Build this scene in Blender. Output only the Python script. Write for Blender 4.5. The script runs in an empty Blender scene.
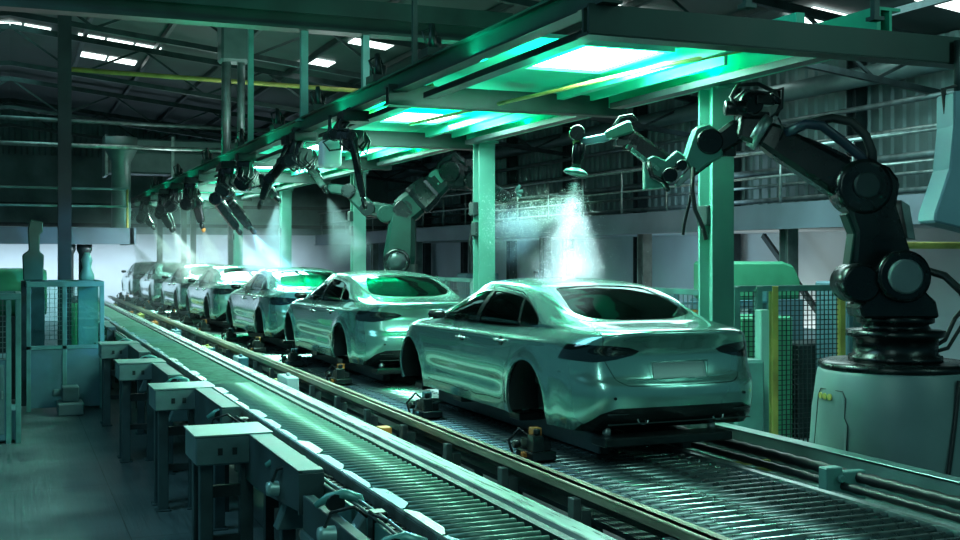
import bpy, math, random
from mathutils import Vector, Matrix
random.seed(7)
SC = bpy.context.scene
COL = SC.collection
T = math.atan(470/1150.0)          # yaw of the camera against the line
ST, CT, F, HC = math.sin(T), math.cos(T), 1150.0, 2.9

# ------------------------------------------------------------------ camera
cd = bpy.data.cameras.new('camera'); cam = bpy.data.objects.new('camera', cd); COL.objects.link(cam)
cd.sensor_width = 36; cd.lens = 36*F/960; cd.shift_y = -14/960; cd.clip_end = 300
cam.location = (0, 0, HC); cam.rotation_euler = (math.pi/2, 0, -T)
SC.camera = cam
# ------------------------------------------------------------------ view + world
vs = SC.view_settings
SC.display_settings.display_device = 'sRGB'
vs.view_transform = 'Standard'; vs.look = 'None'; vs.gamma = 1; vs.exposure = 0.35; vs.use_curve_mapping = False
w = bpy.data.worlds.new('world'); SC.world = w; w.use_nodes = True
bg = w.node_tree.nodes['Background']; bg.inputs[0].default_value = (0.12, 0.47, 0.56, 1); bg.inputs[1].default_value = 0.16

SC.cycles.volume_step_rate = .5
# ------------------------------------------------------------------ lights
def area(name, loc, target, sx, sy, power, color):
    l = bpy.data.lights.new(name, 'AREA'); l.shape = 'RECTANGLE'; l.size = sx; l.size_y = sy
    l.energy = power; l.color = color
    o = bpy.data.objects.new(name, l); COL.objects.link(o); o.location = loc
    d = Vector(target)-Vector(loc); o.rotation_euler = d.to_track_quat('-Z', 'Y').to_euler()
    return o
def spot(name, loc, target, power, color, ang, blend=.6, r=.1):
    l = bpy.data.lights.new(name, 'SPOT'); l.energy = power; l.color = color; l.spot_size = math.radians(ang); l.spot_blend = blend; l.shadow_soft_size = r
    o = bpy.data.objects.new(name, l); COL.objects.link(o); o.location = loc
    d = Vector(target)-Vector(loc); o.rotation_euler = d.to_track_quat('-Z', 'Y').to_euler()
    return o
# added fill lights below the roof, standing for no known lamps
area('overhead_fill', (13.5, 17, 7.2), (15.0, 17, 0), 2, 14, 430, (.50, .90, .88))
area('overhead_fill', (2.0, 38, 9.3), (2.0, 38, 0), 6, 12, 260, (.35, .85, .80))
area('overhead_fill', (-2.0, 11, 8.8), (1.0, 11, 0), 4, 8, 380, (.34, .78, .95))
area('overhead_fill', (1.2, 3.0, 6.0), (4.5, 9, 1.6), .3, 5, 60, (.55, 1.0, .92))  # added thin strip that gives the front car streaked highlights
area('overhead_fill', (8.6, 3.0, 6.4), (5.4, 9, 1.6), .3, 5, 60, (.45, 1.0, .85))  # second added strip, for streaks from the other side
# added lights that brighten the end wall and the wall under the gallery
ew = area('end_wall_fill', (5, 51.5, 3.3), (5, 55, 1.2), 16, .6, 330, (.74, .90, 1.0)); ew.data.spread = math.radians(100)
area('gallery_fill', (14.8, 26, 3.35), (17.0, 26, 1.5), 1.0, 36, 520, (.55, .85, .98))
# added green uplights that make the booth ceiling glow, no known lamps
for Yc, pw in ((9.5, 190), (13.9, 170), (18.3, 130), (22.7, 110), (27.1, 90), (31.5, 80), (35.9, 70)):
    area('booth_green_fill', (4.10, Yc, 4.62), (4.16, Yc, 5.0), .12, 3.6, pw*.42, (.0, 1.0, .50))
    area('booth_green_fill', (6.18, Yc, 4.62), (6.10, Yc, 5.0), .12, 3.6, pw*.42, (.0, 1.0, .50))
# white panels of the booth (the emitting plates are built with the booth)
for Yc, pw in ((9.75, 250), (14.75, 220), (19.4, 220), (24.0, 220), (28.6, 220), (33.2, 240), (37.6, 240)):
    area('booth_panel_light', (5.2, Yc, 4.74), (5.1, Yc, 0), .8, 1.5, pw, (.50, 1.0, .82))
# added spots that brighten the spray mist; their invented housings stand with the booth
MIST_SPOTS = [((6.30, 9.70, 3.30), (4.75, 9.50, 3.0), 720, (.60, .92, 1.0), 36), ((6.30, 15.75, 3.30), (4.2, 11.0, 2.95), 3200, (.16, .60, 1.0), 20),
        ((6.30, 15.85, 3.60), (4.2, 20.5, 2.75), 2000, (.20, .60, 1.0), 28), ((6.30, 22.4, 3.4), (4.2, 22.4, 2.7), 2000, (.25, .66, 1.0), 40),
        ((6.30, 22.5, 3.7), (3.9, 27.2, 2.75), 1400, (.75, .90, 1.0), 36), ((6.30, 29, 3.5), (3.9, 30.6, 2.75), 1500, (.88, .95, 1.0), 44), ((6.30, 35.6, 3.5), (3.9, 37, 2.75), 1800, (.9, .95, 1.0), 50)]
for p_, t_, pw, c_, an in MIST_SPOTS: spot('mist_fill_spot', p_, t_, pw, c_, an, .5, .06)
area('cell_fill', (11.2, 15.0, 5.2), (11.2, 15.2, 0), 3, 3, 150, (.7, 1.0, .95))  # added fill that brightens the machines behind the fence
area('soffit_fill', (15.2, 22, 1.4), (15.4, 22, 3.6), 1.2, 34, 260, (1.0, .97, .88))  # added light shining up to brighten the gallery soffit

# ================================================================== helpers
def W(px, py, Z):
    xc = (px-480)/F*Z
    return Vector((xc*CT+Z*ST, Z*CT-xc*ST, HC-(py-256)/F*Z))
def P3(v): return Vector(v)

MATS = {}
def mat(name, c, rough=.5, metal=0, var=.12, scale=3.0, bump=0.0, coat=0, spec=.5, grime=None, bscale=None, aniso=None):
    if name in MATS: return MATS[name]
    m = bpy.data.materials.new(name); m.use_nodes = True; nt = m.node_tree; N = nt.nodes; L = nt.links
    b = N['Principled BSDF']
    b.inputs['Roughness'].default_value = rough; b.inputs['Metallic'].default_value = metal
    b.inputs['Coat Weight'].default_value = coat; b.inputs['Coat Roughness'].default_value = .05
    b.inputs['Specular IOR Level'].default_value = spec
    tc = N.new('ShaderNodeTexCoord'); nz = N.new('ShaderNodeTexNoise'); nz.inputs['Scale'].default_value = scale; nz.inputs['Detail'].default_value = 6
    mp = N.new('ShaderNodeMapping'); L.new(tc.outputs['Object'], mp.inputs[0]); L.new(mp.outputs[0], nz.inputs['Vector'])
    if aniso: mp.inputs['Scale'].default_value = aniso
    cr = N.new('ShaderNodeValToRGB'); L.new(nz.outputs['Fac'], cr.inputs[0])
    g = grime or tuple(v*(1-2.2*var) for v in c)
    cr.color_ramp.elements[0].position = .3; cr.color_ramp.elements[0].color = (*g, 1)
    cr.color_ramp.elements[1].position = .62; cr.color_ramp.elements[1].color = (*[min(1, v*(1+var*.6)) for v in c], 1)
    L.new(cr.outputs[0], b.inputs['Base Color'])
    mr = N.new('ShaderNodeMapRange'); mr.inputs[3].default_value = max(.02, rough-.1*(rough > .2)); mr.inputs[4].default_value = min(1, rough+.12*(rough > .1)+.01)
    L.new(nz.outputs['Fac'], mr.inputs[0]); L.new(mr.outputs[0], b.inputs['Roughness'])
    if bump:
        n2 = N.new('ShaderNodeTexNoise'); n2.inputs['Scale'].default_value = bscale or scale*8; n2.inputs['Detail'].default_value = 4
        L.new(mp.outputs[0], n2.inputs['Vector'])
        bp = N.new('ShaderNodeBump'); bp.inputs['Strength'].default_value = bump; bp.inputs['Distance'].default_value = .02
        L.new(n2.outputs['Fac'], bp.inputs['Height']); L.new(bp.outputs[0], b.inputs['Normal'])
    MATS[name] = m; return m
def emis(name, c, s, base=(.8, .8, .8)):
    if name in MATS: return MATS[name]
    m = bpy.data.materials.new(name); m.use_nodes = True; b = m.node_tree.nodes['Principled BSDF']
    b.inputs['Base Color'].default_value = (*base, 1); b.inputs['Emission Color'].default_value = (*c, 1); b.inputs['Emission Strength'].default_value = s
    MATS[name] = m; return m
def glass(name, c, alpha, rough=.03):
    m = bpy.data.materials.new(name); m.use_nodes = True; nt = m.node_tree; N = nt.nodes; L = nt.links
    out = N['Material Output']; N.remove(N['Principled BSDF'])
    tr = N.new('ShaderNodeBsdfTransparent'); tr.inputs[0].default_value = (*c, 1)
    gl = N.new('ShaderNodeBsdfGlossy'); gl.inputs['Roughness'].default_value = rough; gl.inputs[0].default_value = (.8, .95, .92, 1)
    fr = N.new('ShaderNodeFresnel'); fr.inputs[0].default_value = 1.5
    ad = N.new('ShaderNodeMath'); ad.operation = 'ADD'; ad.inputs[1].default_value = alpha; L.new(fr.outputs[0], ad.inputs[0]); ad.use_clamp = True
    mx = N.new('ShaderNodeMixShader'); L.new(ad.outputs[0], mx.inputs[0]); L.new(tr.outputs[0], mx.inputs[1]); L.new(gl.outputs[0], mx.inputs[2]); L.new(mx.outputs[0], out.inputs[0])
    MATS[name] = m; return m

def box_geo(V, Fc, c, s, rot=None):
    cx, cy, cz = c; hx, hy, hz = s[0]/2, s[1]/2, s[2]/2
    n = len(V)
    for dx, dy, dz in ((-1,-1,-1),(1,-1,-1),(1,1,-1),(-1,1,-1),(-1,-1,1),(1,-1,1),(1,1,1),(-1,1,1)):
        v = Vector((dx*hx, dy*hy, dz*hz))
        if rot is not None: v = rot @ v
        V.append((v.x+cx, v.y+cy, v.z+cz))
    for f in ((0,3,2,1),(4,5,6,7),(0,1,5,4),(1,2,6,5),(2,3,7,6),(3,0,4,7)): Fc.append(tuple(n+i for i in f))
class MB:
    def __init__(s): s.V = []; s.F = []; s.S = []     # S: smooth flag per face
    def _m(s, k, sm): s.S += [sm]*(len(s.F)-k)
    def box(s, c, size, rot=None):
        k = len(s.F); box_geo(s.V, s.F, c, size, rot); s._m(k, False); return s
    def bb(s, x0, x1, y0, y1, z0, z1): return s.box(((x0+x1)/2, (y0+y1)/2, (z0+z1)/2), (abs(x1-x0), abs(y1-y0), abs(z1-z0)))
    def ring(s, rings, cap=True, sm=True, closed=False):
        k = len(s.F); n = len(rings[0]); b = len(s.V)
        for r in rings: s.V += [tuple(p) for p in r]
        m = len(rings)
        for i in range(m-1 if not closed else m):
            i2 = (i+1) % m
            for j in range(n):
                j2 = (j+1) % n
                s.F.append((b+i*n+j, b+i*n+j2, b+i2*n+j2, b+i2*n+j))
        s._m(k, sm); k = len(s.F)
        if cap and not closed:
            s.F.append(tuple(b+j for j in reversed(range(n)))); s.F.append(tuple(b+(m-1)*n+j for j in range(n)))
        s._m(k, False)
        k0 = len(s.F)-(len(s.F)-k)-n*(m-1 if not closed else m)
        vol = 0; o = Vector(s.V[b])
        for f in s.F[k0:]:
            p = [Vector(s.V[i])-o for i in f]
            for q in range(1, len(p)-1): vol += p[0].dot(p[q].cross(p[q+1]))
        if vol < 0:
            for q in range(k0, len(s.F)): s.F[q] = tuple(reversed(s.F[q]))
        return s
    def cyl(s, p, q, r1, r2=None, seg=14, cap=True):
        r2 = r1 if r2 is None else r2
        p, q = Vector(p), Vector(q); d = (q-p)
        if d.length < 1e-6: return s
        d.normalize(); u = d.orthogonal().normalized(); v = d.cross(u)
        R = [[(c+u*math.cos(a)*r+v*math.sin(a)*r) for a in [2*math.pi*k/seg for k in range(seg)]] for c, r in ((p, r1), (q, r2))]
        return s.ring(R, cap)
    def lathe(s, p, axis, prof, seg=20):
        p = Vector(p); d = Vector(axis).normalized(); u = d.orthogonal().normalized(); v = d.cross(u)
        R = [[(p+d*h+u*math.cos(a)*r+v*math.sin(a)*r) for a in [2*math.pi*k/seg for k in range(seg)]] for r, h in prof]
        return s.ring(R, True)
    def tube(s, pts, r, seg=8, closed=False):
        P = [Vector(p) for p in pts]; R = []
        u = None
        for i, p in enumerate(P):
            if closed: d = P[(i+1) % len(P)]-P[i-1]
            else: d = (P[min(i+1, len(P)-1)]-P[max(i-1, 0)])
            d.normalize()
            if u is None: u = d.orthogonal().normalized()
            u = (u-d*u.dot(d)).normalized(); v = d.cross(u)
            rr = r[i] if isinstance(r, (list, tuple)) else r
            R.append([p+u*math.cos(a)*rr+v*math.sin(a)*rr for a in [2*math.pi*k/seg for k in range(seg)]])
        return s.ring(R, True, True, closed)
    def prism(s, poly, o, ax, ay, n, depth):
        """poly in the plane (ax, ay) at o, extruded along n"""
        o, ax, ay, n = Vector(o), Vector(ax), Vector(ay), Vector(n)
        A = [o+ax*x+ay*y for x, y in poly]; return s.ring([A, [p+n*depth for p in A]], True, False)
    def slabq(s, a, b, c, d, th):     # a quad given thickness
        a, b, c, d = map(Vector, (a, b, c, d)); n = (b-a).cross(d-a).normalized()*th
        return s.ring([[a, b, c, d], [a+n, b+n, c+n, d+n]], True, False)
    def beam(s, p, q, w, h, up=(0, 0, 1)):
        p, q = Vector(p), Vector(q); d = (q-p).normalized(); side = d.cross(Vector(up)).normalized(); u = side.cross(d)
        R = [[c-side*w/2-u*h/2, c+side*w/2-u*h/2, c+side*w/2+u*h/2, c-side*w/2+u*h/2] for c in (p, q)]
        return s.ring(R, True, False)
    def ibeam(s, p, q, w, h, t=.02, up=(0, 0, 1)):
        p, q = Vector(p), Vector(q); d = (q-p).normalized(); side = d.cross(Vector(up)).normalized(); u = side.cross(d)
        s.beam(p+u*(h/2-t/2), q+u*(h/2-t/2), w, t, up); s.beam(p-u*(h/2-t/2), q-u*(h/2-t/2), w, t, up); s.beam(p, q, t, h-2*t, up); return s
    def build(s, name, m, parent=None, bevel=0, loc=None, bseg=1):
        me = bpy.data.meshes.new(name); off = Vector(loc) if loc is not None else None
        V = s.V if off is None else [(v[0]-off.x, v[1]-off.y, v[2]-off.z) for v in s.V]
        me.from_pydata(V, [], s.F); me.polygons.foreach_set('use_smooth', s.S); me.update()
        if getattr(s, 'N', None) and len(s.N) == len(s.V): me.normals_split_custom_set_from_vertices(s.N)
        o = bpy.data.objects.new(name, me); COL.objects.link(o); me.materials.append(m)
        if off is not None: o.location = off
        if parent is not None: o.parent = parent
        if bevel:
            md = o.modifiers.new('edge', 'BEVEL'); md.width = bevel; md.segments = bseg; md.limit_method = 'ANGLE'; md.angle_limit = .7
            md.harden_normals = False
        return o
def tag(o, label, cat, group=None, kind=None):
    o['label'] = label; o['category'] = cat
    if group: o['group'] = group
    if kind: o['kind'] = kind
    return o
def struct(o, label=None):
    o['kind'] = 'structure'
    if label: o['label'] = label
    return o
def thing(name, label, cat, loc=(0, 0, 0), rz=0, group=None):
    o = bpy.data.objects.new(name, None); COL.objects.link(o); o.location = loc; o.rotation_euler.z = rz; o.empty_display_size = .1
    return tag(o, label, cat, group)
KIDS = {}
def copy_tree(o, parent=None, loc=None, kids=None):
    c = o.copy(); COL.objects.link(c)
    if parent is not None: c.parent = parent
    if loc is not None: c.location = loc
    for ch in kidmap.get(o.name, []): copy_tree(ch, c)
    return c
kidmap = {}
def refresh_kids():
    kidmap.clear()
    for o in COL.objects:
        if o.parent: kidmap.setdefault(o.parent.name, []).append(o)

# materials ---------------------------------------------------------
M_dark = mat('dark_steel', (.030, .050, .052), .42, .5, .2, 4, .1)
M_black = mat('black_casting', (.012, .020, .021), .3, .3, .2, 5, .05)
M_rubber = mat('black_rubber', (.010, .014, .015), .45, 0, .1)
M_grey = mat('grey_steel', (.16, .22, .22), .4, .6, .2, 3, .05)
M_galv = mat('galvanised_steel', (.30, .38, .37), .34, .8, .2, 6, .05)
M_bright = mat('polished_rail', (.40, .54, .49), .28, .35, .18, 5, .05, aniso=(6, .4, 6))
M_roller = mat('roller_steel', (.30, .40, .39), .28, .9, .2, 8, .0)
M_teal = mat('teal_paint', (.10, .27, .25), .4, .1, .15, 3)
M_mint = mat('mint_column_paint', (.17, .38, .33), .4, .1, .08, 2)
M_green = mat('green_booth_panel', (.04, .60, .42), .45, 0, .10, 1.2)
M_beamgreen = mat('dark_green_beam', (.010, .034, .029), .45, .3, .2, 2)
M_ped = mat('pedestal_paint', (.15, .235, .24), .42, .05, .07, 2)
M_bench = mat('bench_paint', (.115, .21, .215), .42, .3, .16, 3)
M_benchd = mat('bench_dark_paint', (.045, .085, .09), .5, .3, .2, 3)
M_brown = mat('bronze_rail', (.40, .38, .29), .36, .5, .18, 4, .05, aniso=(4, .5, 4))
M_yellow = mat('yellow_paint', (.45, .42, .10), .5, 0, .15)
M_orange = mat('orange_plastic', (.60, .22, .04), .45, 0, .1)
M_cyan = mat('pale_blue_plate', (.08, .24, .32), .3, .3, .15, 4)
M_pale = mat('pale_panel', (.45, .55, .60), .6, 0, .06, .6)
M_corr = mat('corrugated_sheet', (.17, .25, .245), .5, .3, .18, .6, grime=(.06, .095, .095))
M_conc = mat('concrete', (.15, .18, .18), .6, 0, .15, 2, .1)
M_blue = mat('blue_grey_sheet', (.17, .30, .36), .4, .2, .07, 1.5)
M_bluep = mat('blue_cabinet_paint', (.085, .20, .24), .4, .1, .1, 2)
M_card = mat('cardboard', (.42, .36, .18), .8, 0, .1, 30)
M_duct = mat('duct_sheet', (.11, .18, .175), .45, .4, .12, 2)
M_machine = mat('green_machine_paint', (.06, .36, .20), .4, .1, .1, 2)
M_lamp = emis('booth_light_panel', (.86, 1.0, .96), 9)
M_sky = emis('skylight_sheet', (.85, 1.0, .97), 2.6)
M_strip = emis('lamp_tube', (.8, 1.0, .95), 4)

# ================================================================== setting
def floor_material():
    m = bpy.data.materials.new('floor_boards'); m.use_nodes = True; nt = m.node_tree; N = nt.nodes; L = nt.links; b = N['Principled BSDF']
    tc = N.new('ShaderNodeTexCoord')
    mp = N.new('ShaderNodeMapping'); mp.inputs['Scale'].default_value = (14, .5, 1); L.new(tc.outputs['Object'], mp.inputs[0])
    n1 = N.new('ShaderNodeTexNoise'); n1.inputs['Scale'].default_value = 2.2; n1.inputs['Detail'].default_value = 8; L.new(mp.outputs[0], n1.inputs['Vector'])
    n2 = N.new('ShaderNodeTexNoise'); n2.inputs['Scale'].default_value = .9; n2.inputs['Detail'].default_value = 4; L.new(tc.outputs['Object'], n2.inputs['Vector'])
    mx = N.new('ShaderNodeMath'); mx.operation = 'MULTIPLY'; L.new(n1.outputs['Fac'], mx.inputs[0]); L.new(n2.outputs['Fac'], mx.inputs[1])
    cr = N.new('ShaderNodeValToRGB'); L.new(mx.outputs[0], cr.inputs[0])
    cr.color_ramp.elements[0].position = .12; cr.color_ramp.elements[0].color = (.045, .075, .08, 1)
    cr.color_ramp.elements[1].position = .42; cr.color_ramp.elements[1].color = (.13, .19, .195, 1)
    br = N.new('ShaderNodeTexBrick'); br.offset = .5; br.inputs['Scale'].default_value = 1; br.inputs['Mortar Size'].default_value = .006; br.inputs['Brick Width'].default_value = 6; br.inputs['Row Height'].default_value = 1.35
    mp2 = N.new('ShaderNodeMapping'); mp2.inputs['Rotation'].default_value = (0, 0, math.pi/2); mp2.inputs['Location'].default_value = (.3, .2, 0); L.new(tc.outputs['Object'], mp2.inputs[0]); L.new(mp2.outputs[0], br.inputs['Vector'])
    mm = N.new('ShaderNodeMixRGB'); L.new(br.outputs['Fac'], mm.inputs[0]); L.new(cr.outputs[0], mm.inputs[1]); mm.inputs[2].default_value = (.02, .035, .036, 1); L.new(mm.outputs[0], b.inputs['Base Color'])
    mr = N.new('ShaderNodeMapRange'); mr.inputs[3].default_value = .22; mr.inputs[4].default_value = .6; L.new(n1.outputs['Fac'], mr.inputs[0]); L.new(mr.outputs[0], b.inputs['Roughness'])
    bp = N.new('ShaderNodeBump'); bp.inputs['Strength'].default_value = .25; bp.inputs['Distance'].default_value = .01; L.new(n1.outputs['Fac'], bp.inputs['Height']); L.new(bp.outputs[0], b.inputs['Normal'])
    return m
struct(MB().bb(-20, 18, -2, 56, -.2, 0).build('floor', floor_material()))
EAVE, RIDGE, XR, XL, YE = 7.4, 9.4, 17.5, -18.0, 55.0
# right wall: corrugated above, pale panels under the gallery
def corrug(name, p0, p1, z0, z1, m, pitch=.36, amp=.05, ztop=None):
    p0, p1 = Vector(p0), Vector(p1); d = (p1-p0); Ln = d.length; d.normalize(); n = Vector((-d.y, d.x, 0)); mb = MB(); k = int(Ln/pitch)
    pts = []
    for i in range(k+1):
        for j, (u, h) in enumerate(((0, 0), (.35, 0), (.5, 1), (.85, 1))):
            t = (i+u)*pitch
            if t <= Ln: pts.append(p0+d*t+n*amp*h)
    for i, p in enumerate(pts):
        zt = ztop(p.x) if ztop else z1
        mb.V += [(p.x, p.y, z0), (p.x, p.y, zt)]
    for i in range(len(pts)-1): mb.F.append((2*i, 2*i+2, 2*i+3, 2*i+1)); mb.S.append(False)
    for i, p in enumerate([pts[-1]-n*.16, pts[0]-n*.16]):
        zt = ztop(p.x) if ztop else z1
        mb.V += [(p.x, p.y, z0), (p.x, p.y, zt)]
    b = 2*len(pts); mb.F += [(b-2, b, b+1, b-1), (b, b+2, b+3, b+1), (b+2, 0, 1, b+3)]; mb.S += [False]*3
    return mb.build(name, m)
struct(corrug('wall_right', (XR, 2, 0), (XR, YE, 0), 3.6, EAVE, M_corr))
roofz = lambda x: RIDGE-(RIDGE-EAVE)*max(0, x)/XR if x > 0 else RIDGE+(RIDGE-EAVE)*x/18
struct(corrug('wall_back', (XL, YE, 0), (XR, YE, 0), 3.9, 8, M_corr, .5, .06, roofz))
mb = MB().bb(XR+.02, XR+.2, 2, YE, 0, 3.6); struct(mb.build('wall_right_lower', M_pale))
mb = MB().bb(XL, XR, YE, YE+.2, 0, 3.9); struct(mb.build('wall_back_lower', M_pale))
# roof with rafters, purlins and skylights
mb = MB()
mb.slabq((0, -2, RIDGE), (XR+.3, -2, EAVE), (XR+.3, YE+.3, EAVE), (0, YE+.3, RIDGE), .12)
mb.slabq((XL-.3, -2, EAVE-.05), (0, -2, RIDGE), (0, YE+.3, RIDGE), (XL-.3, YE+.3, EAVE-.05), .12)
M_roof = mat('roof_sheet', (.045, .07, .07), .6, .2, .2, .8)
struct(mb.build('roof', M_roof))
mb = MB()
for k in range(1, 9):
    x = XR*k/9; mb.bb(x-.05, x+.05, 0, YE, roofz(x)-.16, roofz(x)-.02)
for k in range(1, 9):
    x = -18*k/9; mb.bb(x-.05, x+.05, 0, YE, roofz(x)-.16, roofz(x)-.02)
struct(mb.build('roof_purlin', M_dark))
def truss(Y):
    mb = MB(); n = 10
    for sgn, X in ((1, XR), (-1, 18.0)):
        for i in range(n):
            x0, x1 = sgn*X*i/n, sgn*X*(i+1)/n
            t0, t1 = roofz(x0)-.22, roofz(x1)-.22; b0, b1 = t0-1.0, t1-1.0
            mb.beam((x0, Y, t0), (x1, Y, t1), .14, .16); mb.beam((x0, Y, b0), (x1, Y, b1), .12, .12)
            mb.beam((x0, Y, b0), (x1, Y, t1), .06, .06) if i % 2 else mb.beam((x0, Y, t0), (x1, Y, b1), .06, .06)
    return mb.build('roof_truss', M_dark)
for Y in (10, 18, 27, 34, 44, 50): struct(truss(Y))
def skylight(x0, x1, y0, y1, n=1):
    for i in range(n):
        a, b = x0+(x1-x0)*i/n+.04, x0+(x1-x0)*(i+1)/n-.04
        o = MB().slabq((a, y0, roofz(a)-.03), (b, y0, roofz(b)-.03), (b, y1, roofz(b)-.03), (a, y1, roofz(a)-.03), .02).build('window_%d' % skylight.n, M_sky); skylight.n += 1; struct(o)
skylight.n = 1
for a in ((1.75, 4.1, 34.3, 35.2, 3), (1.9, 3.7, 37.2, 38.0, 2), (-1.2, 1.1, 34.3, 35.0, 3), (14.4, 16.2, 18.2, 19.2), (15.4, 16.9, 15.6, 16.6, 1), (13.5, 16.8, 22.4, 23.2, 2), (11.4, 13.2, 20.8, 21.8), (12.0, 13.4, 23.6, 24.6),
          (8.1, 9.2, 27.5, 29.0), (7.7, 8.6, 31.8, 33.4), (6.2, 7.4, 25.0, 26.0), (9.6, 11.2, 18.6, 19.6)): skylight(*a)
# right gallery (mezzanine)
struct(MB().bb(13.97, XR, 4, YE, 3.47, 3.5).build('gallery_soffit', M_pale))
mb = MB(); mb.bb(13.9, XR, 4, YE, 3.5, 3.62); mb.bb(13.8, 13.95, 4, YE, 3.42, 3.92); mb.bb(13.75, 14.0, 4, YE, 3.42, 3.46)
struct(mb.build('gallery_slab', mat('gallery_paint', (.15, .20, .24), .5, .2, .1, 1)))
o = thing('gallery_railing', 'grey tube railing with close pickets along the gallery on the right wall', 'railing', (13.95, 30, 3.92))
for nm, r, z in (('top_rail', .035, 1.05), ('mid_rail', .025, .55)): MB().cyl((0, -24, z), (0, 25, z), r).build(nm, M_galv, o)
for k in range(24): MB().cyl((0, -24+k*2.1, 0), (0, -24+k*2.1, 1.05), .03, seg=8).build('post', M_galv, o)
# gallery columns
mb0 = None
for i, Y in enumerate((13.2, 18.8, 24.4, 30, 35.6, 41.2, 46.8)):
    struct(MB().ibeam((14.3, Y, 0), (14.3, Y, 3.5), .25, .28, .03, up=(0, 1, 0)).build('gallery_column', M_grey))
for i, Y in enumerate((15.6, 20.3, 25.0, 29.7, 34.4, 39.1, 43.8, 48.5)):
    struct(MB().ibeam((XR-.25, Y, 0), (XR-.25, Y, EAVE), .3, .3, .03, up=(0, 1, 0)).build('wall_column', M_dark))
struct(MB().beam((16.9, 19.5, .2), (16.9, 23.2, 3.4), .09, .12).build('wall_brace', M_dark))
# pipes on the right wall above the gallery
for i, (z, r, m, lab) in enumerate(((4.25, .06, M_grey, 'thin grey pipe lowest on the corrugated wall above the gallery'), (4.6, .04, M_galv, 'slim bright conduit just above the lowest wall pipe'), (4.95, .08, M_grey, 'thick grey pipe midway up the corrugated wall'),
        (5.5, .05, M_galv, 'bright conduit above the thick grey wall pipe'), (6.1, .06, M_grey, 'grey pipe crossing the upper half of the corrugated wall'), (6.75, .22, M_duct, 'fat round duct just under the eaves of the right wall'))):
    tag(MB().cyl((XR-.35-r, 3, z), (XR-.35-r, YE-1, z), r, seg=12).build('wall_pipe', m), lab, 'pipe', 'pipes along the right wall')
# far left platform
mb = MB(); mb.bb(-12, 2.95, 30.8, 33.6, 3.25, 3.36); mb.bb(-12, 2.95, 30.7, 30.85, 3.2, 3.62); mb.bb(2.85, 3.0, 30.7, 33.6, 3.2, 3.62)
struct(mb.build('platform_slab', mat('platform_paint', (.10, .16, .20), .5, .2, .1, 1)))
o = thing('platform_railing', 'teal tube railing on the raised platform behind the dark column', 'railing', (-4.6, 30.9, 3.62))
for nm, z in (('top_rail', 1.0), ('mid_rail', .55)): MB().cyl((-7, 0, z), (7.4, 0, z), .03).build(nm, M_teal, o)
for k in range(10): MB().cyl((-7+k*1.6, 0, 0), (-7+k*1.6, 0, 1.0), .03, seg=8).build('post', M_teal if k % 3 else M_yellow, o)
for x in (1.38, 1.78):
    struct(MB().lathe((x, 31.4, 0), (0, 0, 1), ((.19, 0), (.19, .1), (.14, .14), (.14, 2.95), (.19, 3.05), (.19, 3.2))).build('platform_column', M_dark))
# tall column with its foot
mb = MB(); mb.ibeam((1.05, 25.4, .04), (1.05, 25.4, 9.1), .26, .30, .03, up=(0, 1, 0)); mb.bb(.92, 1.18, 25.27, 25.30, .04, 9.1); mb.bb(.8, 1.3, 25.15, 25.65, 0, .05)
struct(mb.build('building_column', mat('column_paint', (.018, .032, .036), .5, .2, .2, 2)))
# fixed cross girder on the left top
mb = MB(); mb.ibeam((-3, 16.0, 6.25), (7.0, 16.0, 6.25), .3, .34, .04); mb.bb(-3, 7.0, 15.82, 15.85, 6.3, 6.55)
struct(mb.build('cross_beam', M_beamgreen))
# ---------------- overhead services (left/far)
def pipe(name, pts, r, m, lab, cat='pipe', group=None, seg=10): return tag(MB().tube(pts, r, seg).build(name, m), lab, cat, group)
pipe('yellow_pipe', [(1.2, 29.5, 7.42), (7.9, 29.5, 7.30), (14, 29.5, 7.2)], .06, M_yellow, 'long yellow gas pipe crossing high behind the dark column')
pipe('grey_pipe', [(-6, 38, 6.35), (12, 38, 6.35)], .07, M_galv, 'grey pipe crossing in front of the duct on the far wall')
pipe('grey_pipe', [(-6, 40, 7.4), (12, 40, 7.25)], .07, M_grey, 'upper grey pipe crossing the far wall below the skylights')
for i, (x, r) in enumerate(((4.45, .11), (4.78, .09))):
    pipe('drop_pipe', [(x, 25.8, 4.6), (x, 25.8, 8.4)], r, M_grey, ('wider' if i == 0 else 'slimmer')+' of two grey pipes dropping beside each other over the line', 'pipe')
tag(MB().bb(4.3, 4.95, 25.5, 26.1, 7.2, 8.6).build('vent_box', M_duct, bevel=.05), 'grey vent box at the top of the twin drop pipes', 'duct')
mb = MB(); mb.bb(3.1, 9.8, 41.2, 42.4, 5.75, 6.95); mb.bb(3.1, 9.8, 41.1, 42.5, 6.45, 6.55)
o = thing('air_duct', 'long grey rectangular air duct along the far corrugated wall', 'duct', (6.4, 41.8, 5.75))
mb.build('duct_body', M_duct, None, .05).parent = o; o.children[0].matrix_parent_inverse = Matrix.Translation((-6.4, -41.8, -5.75))
for k in range(4):
    c = MB().bb(3.0+k*2.2, 3.1+k*2.2, 41.1, 42.5, 5.65, 7.05).build('flange', M_galv, o); c.matrix_parent_inverse = Matrix.Translation((-6.4, -41.8, -5.75))
tag(MB().lathe((3.3, 38.5, 3.7), (0, 0, 1), ((.3, 0), (.3, 2.2), (.5, 2.6), (.5, 3.0))).build('duct_riser', M_duct), 'round teal duct riser at the end of the long air duct', 'duct')
for i, x in enumerate((5.9, 6.9, 7.3, 8.9)):
    struct(MB().beam((x, 50.5, 0), (x, 50.5, 7.6), .22, .22, up=(0, 1, 0)).build('far_column', M_dark))
for i, z in enumerate((4.3, 5.2)): struct(MB().beam((-8, 54.7, z), (XR, 54.7, z), .12, .16).build('wall_girt', M_dark))

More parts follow.
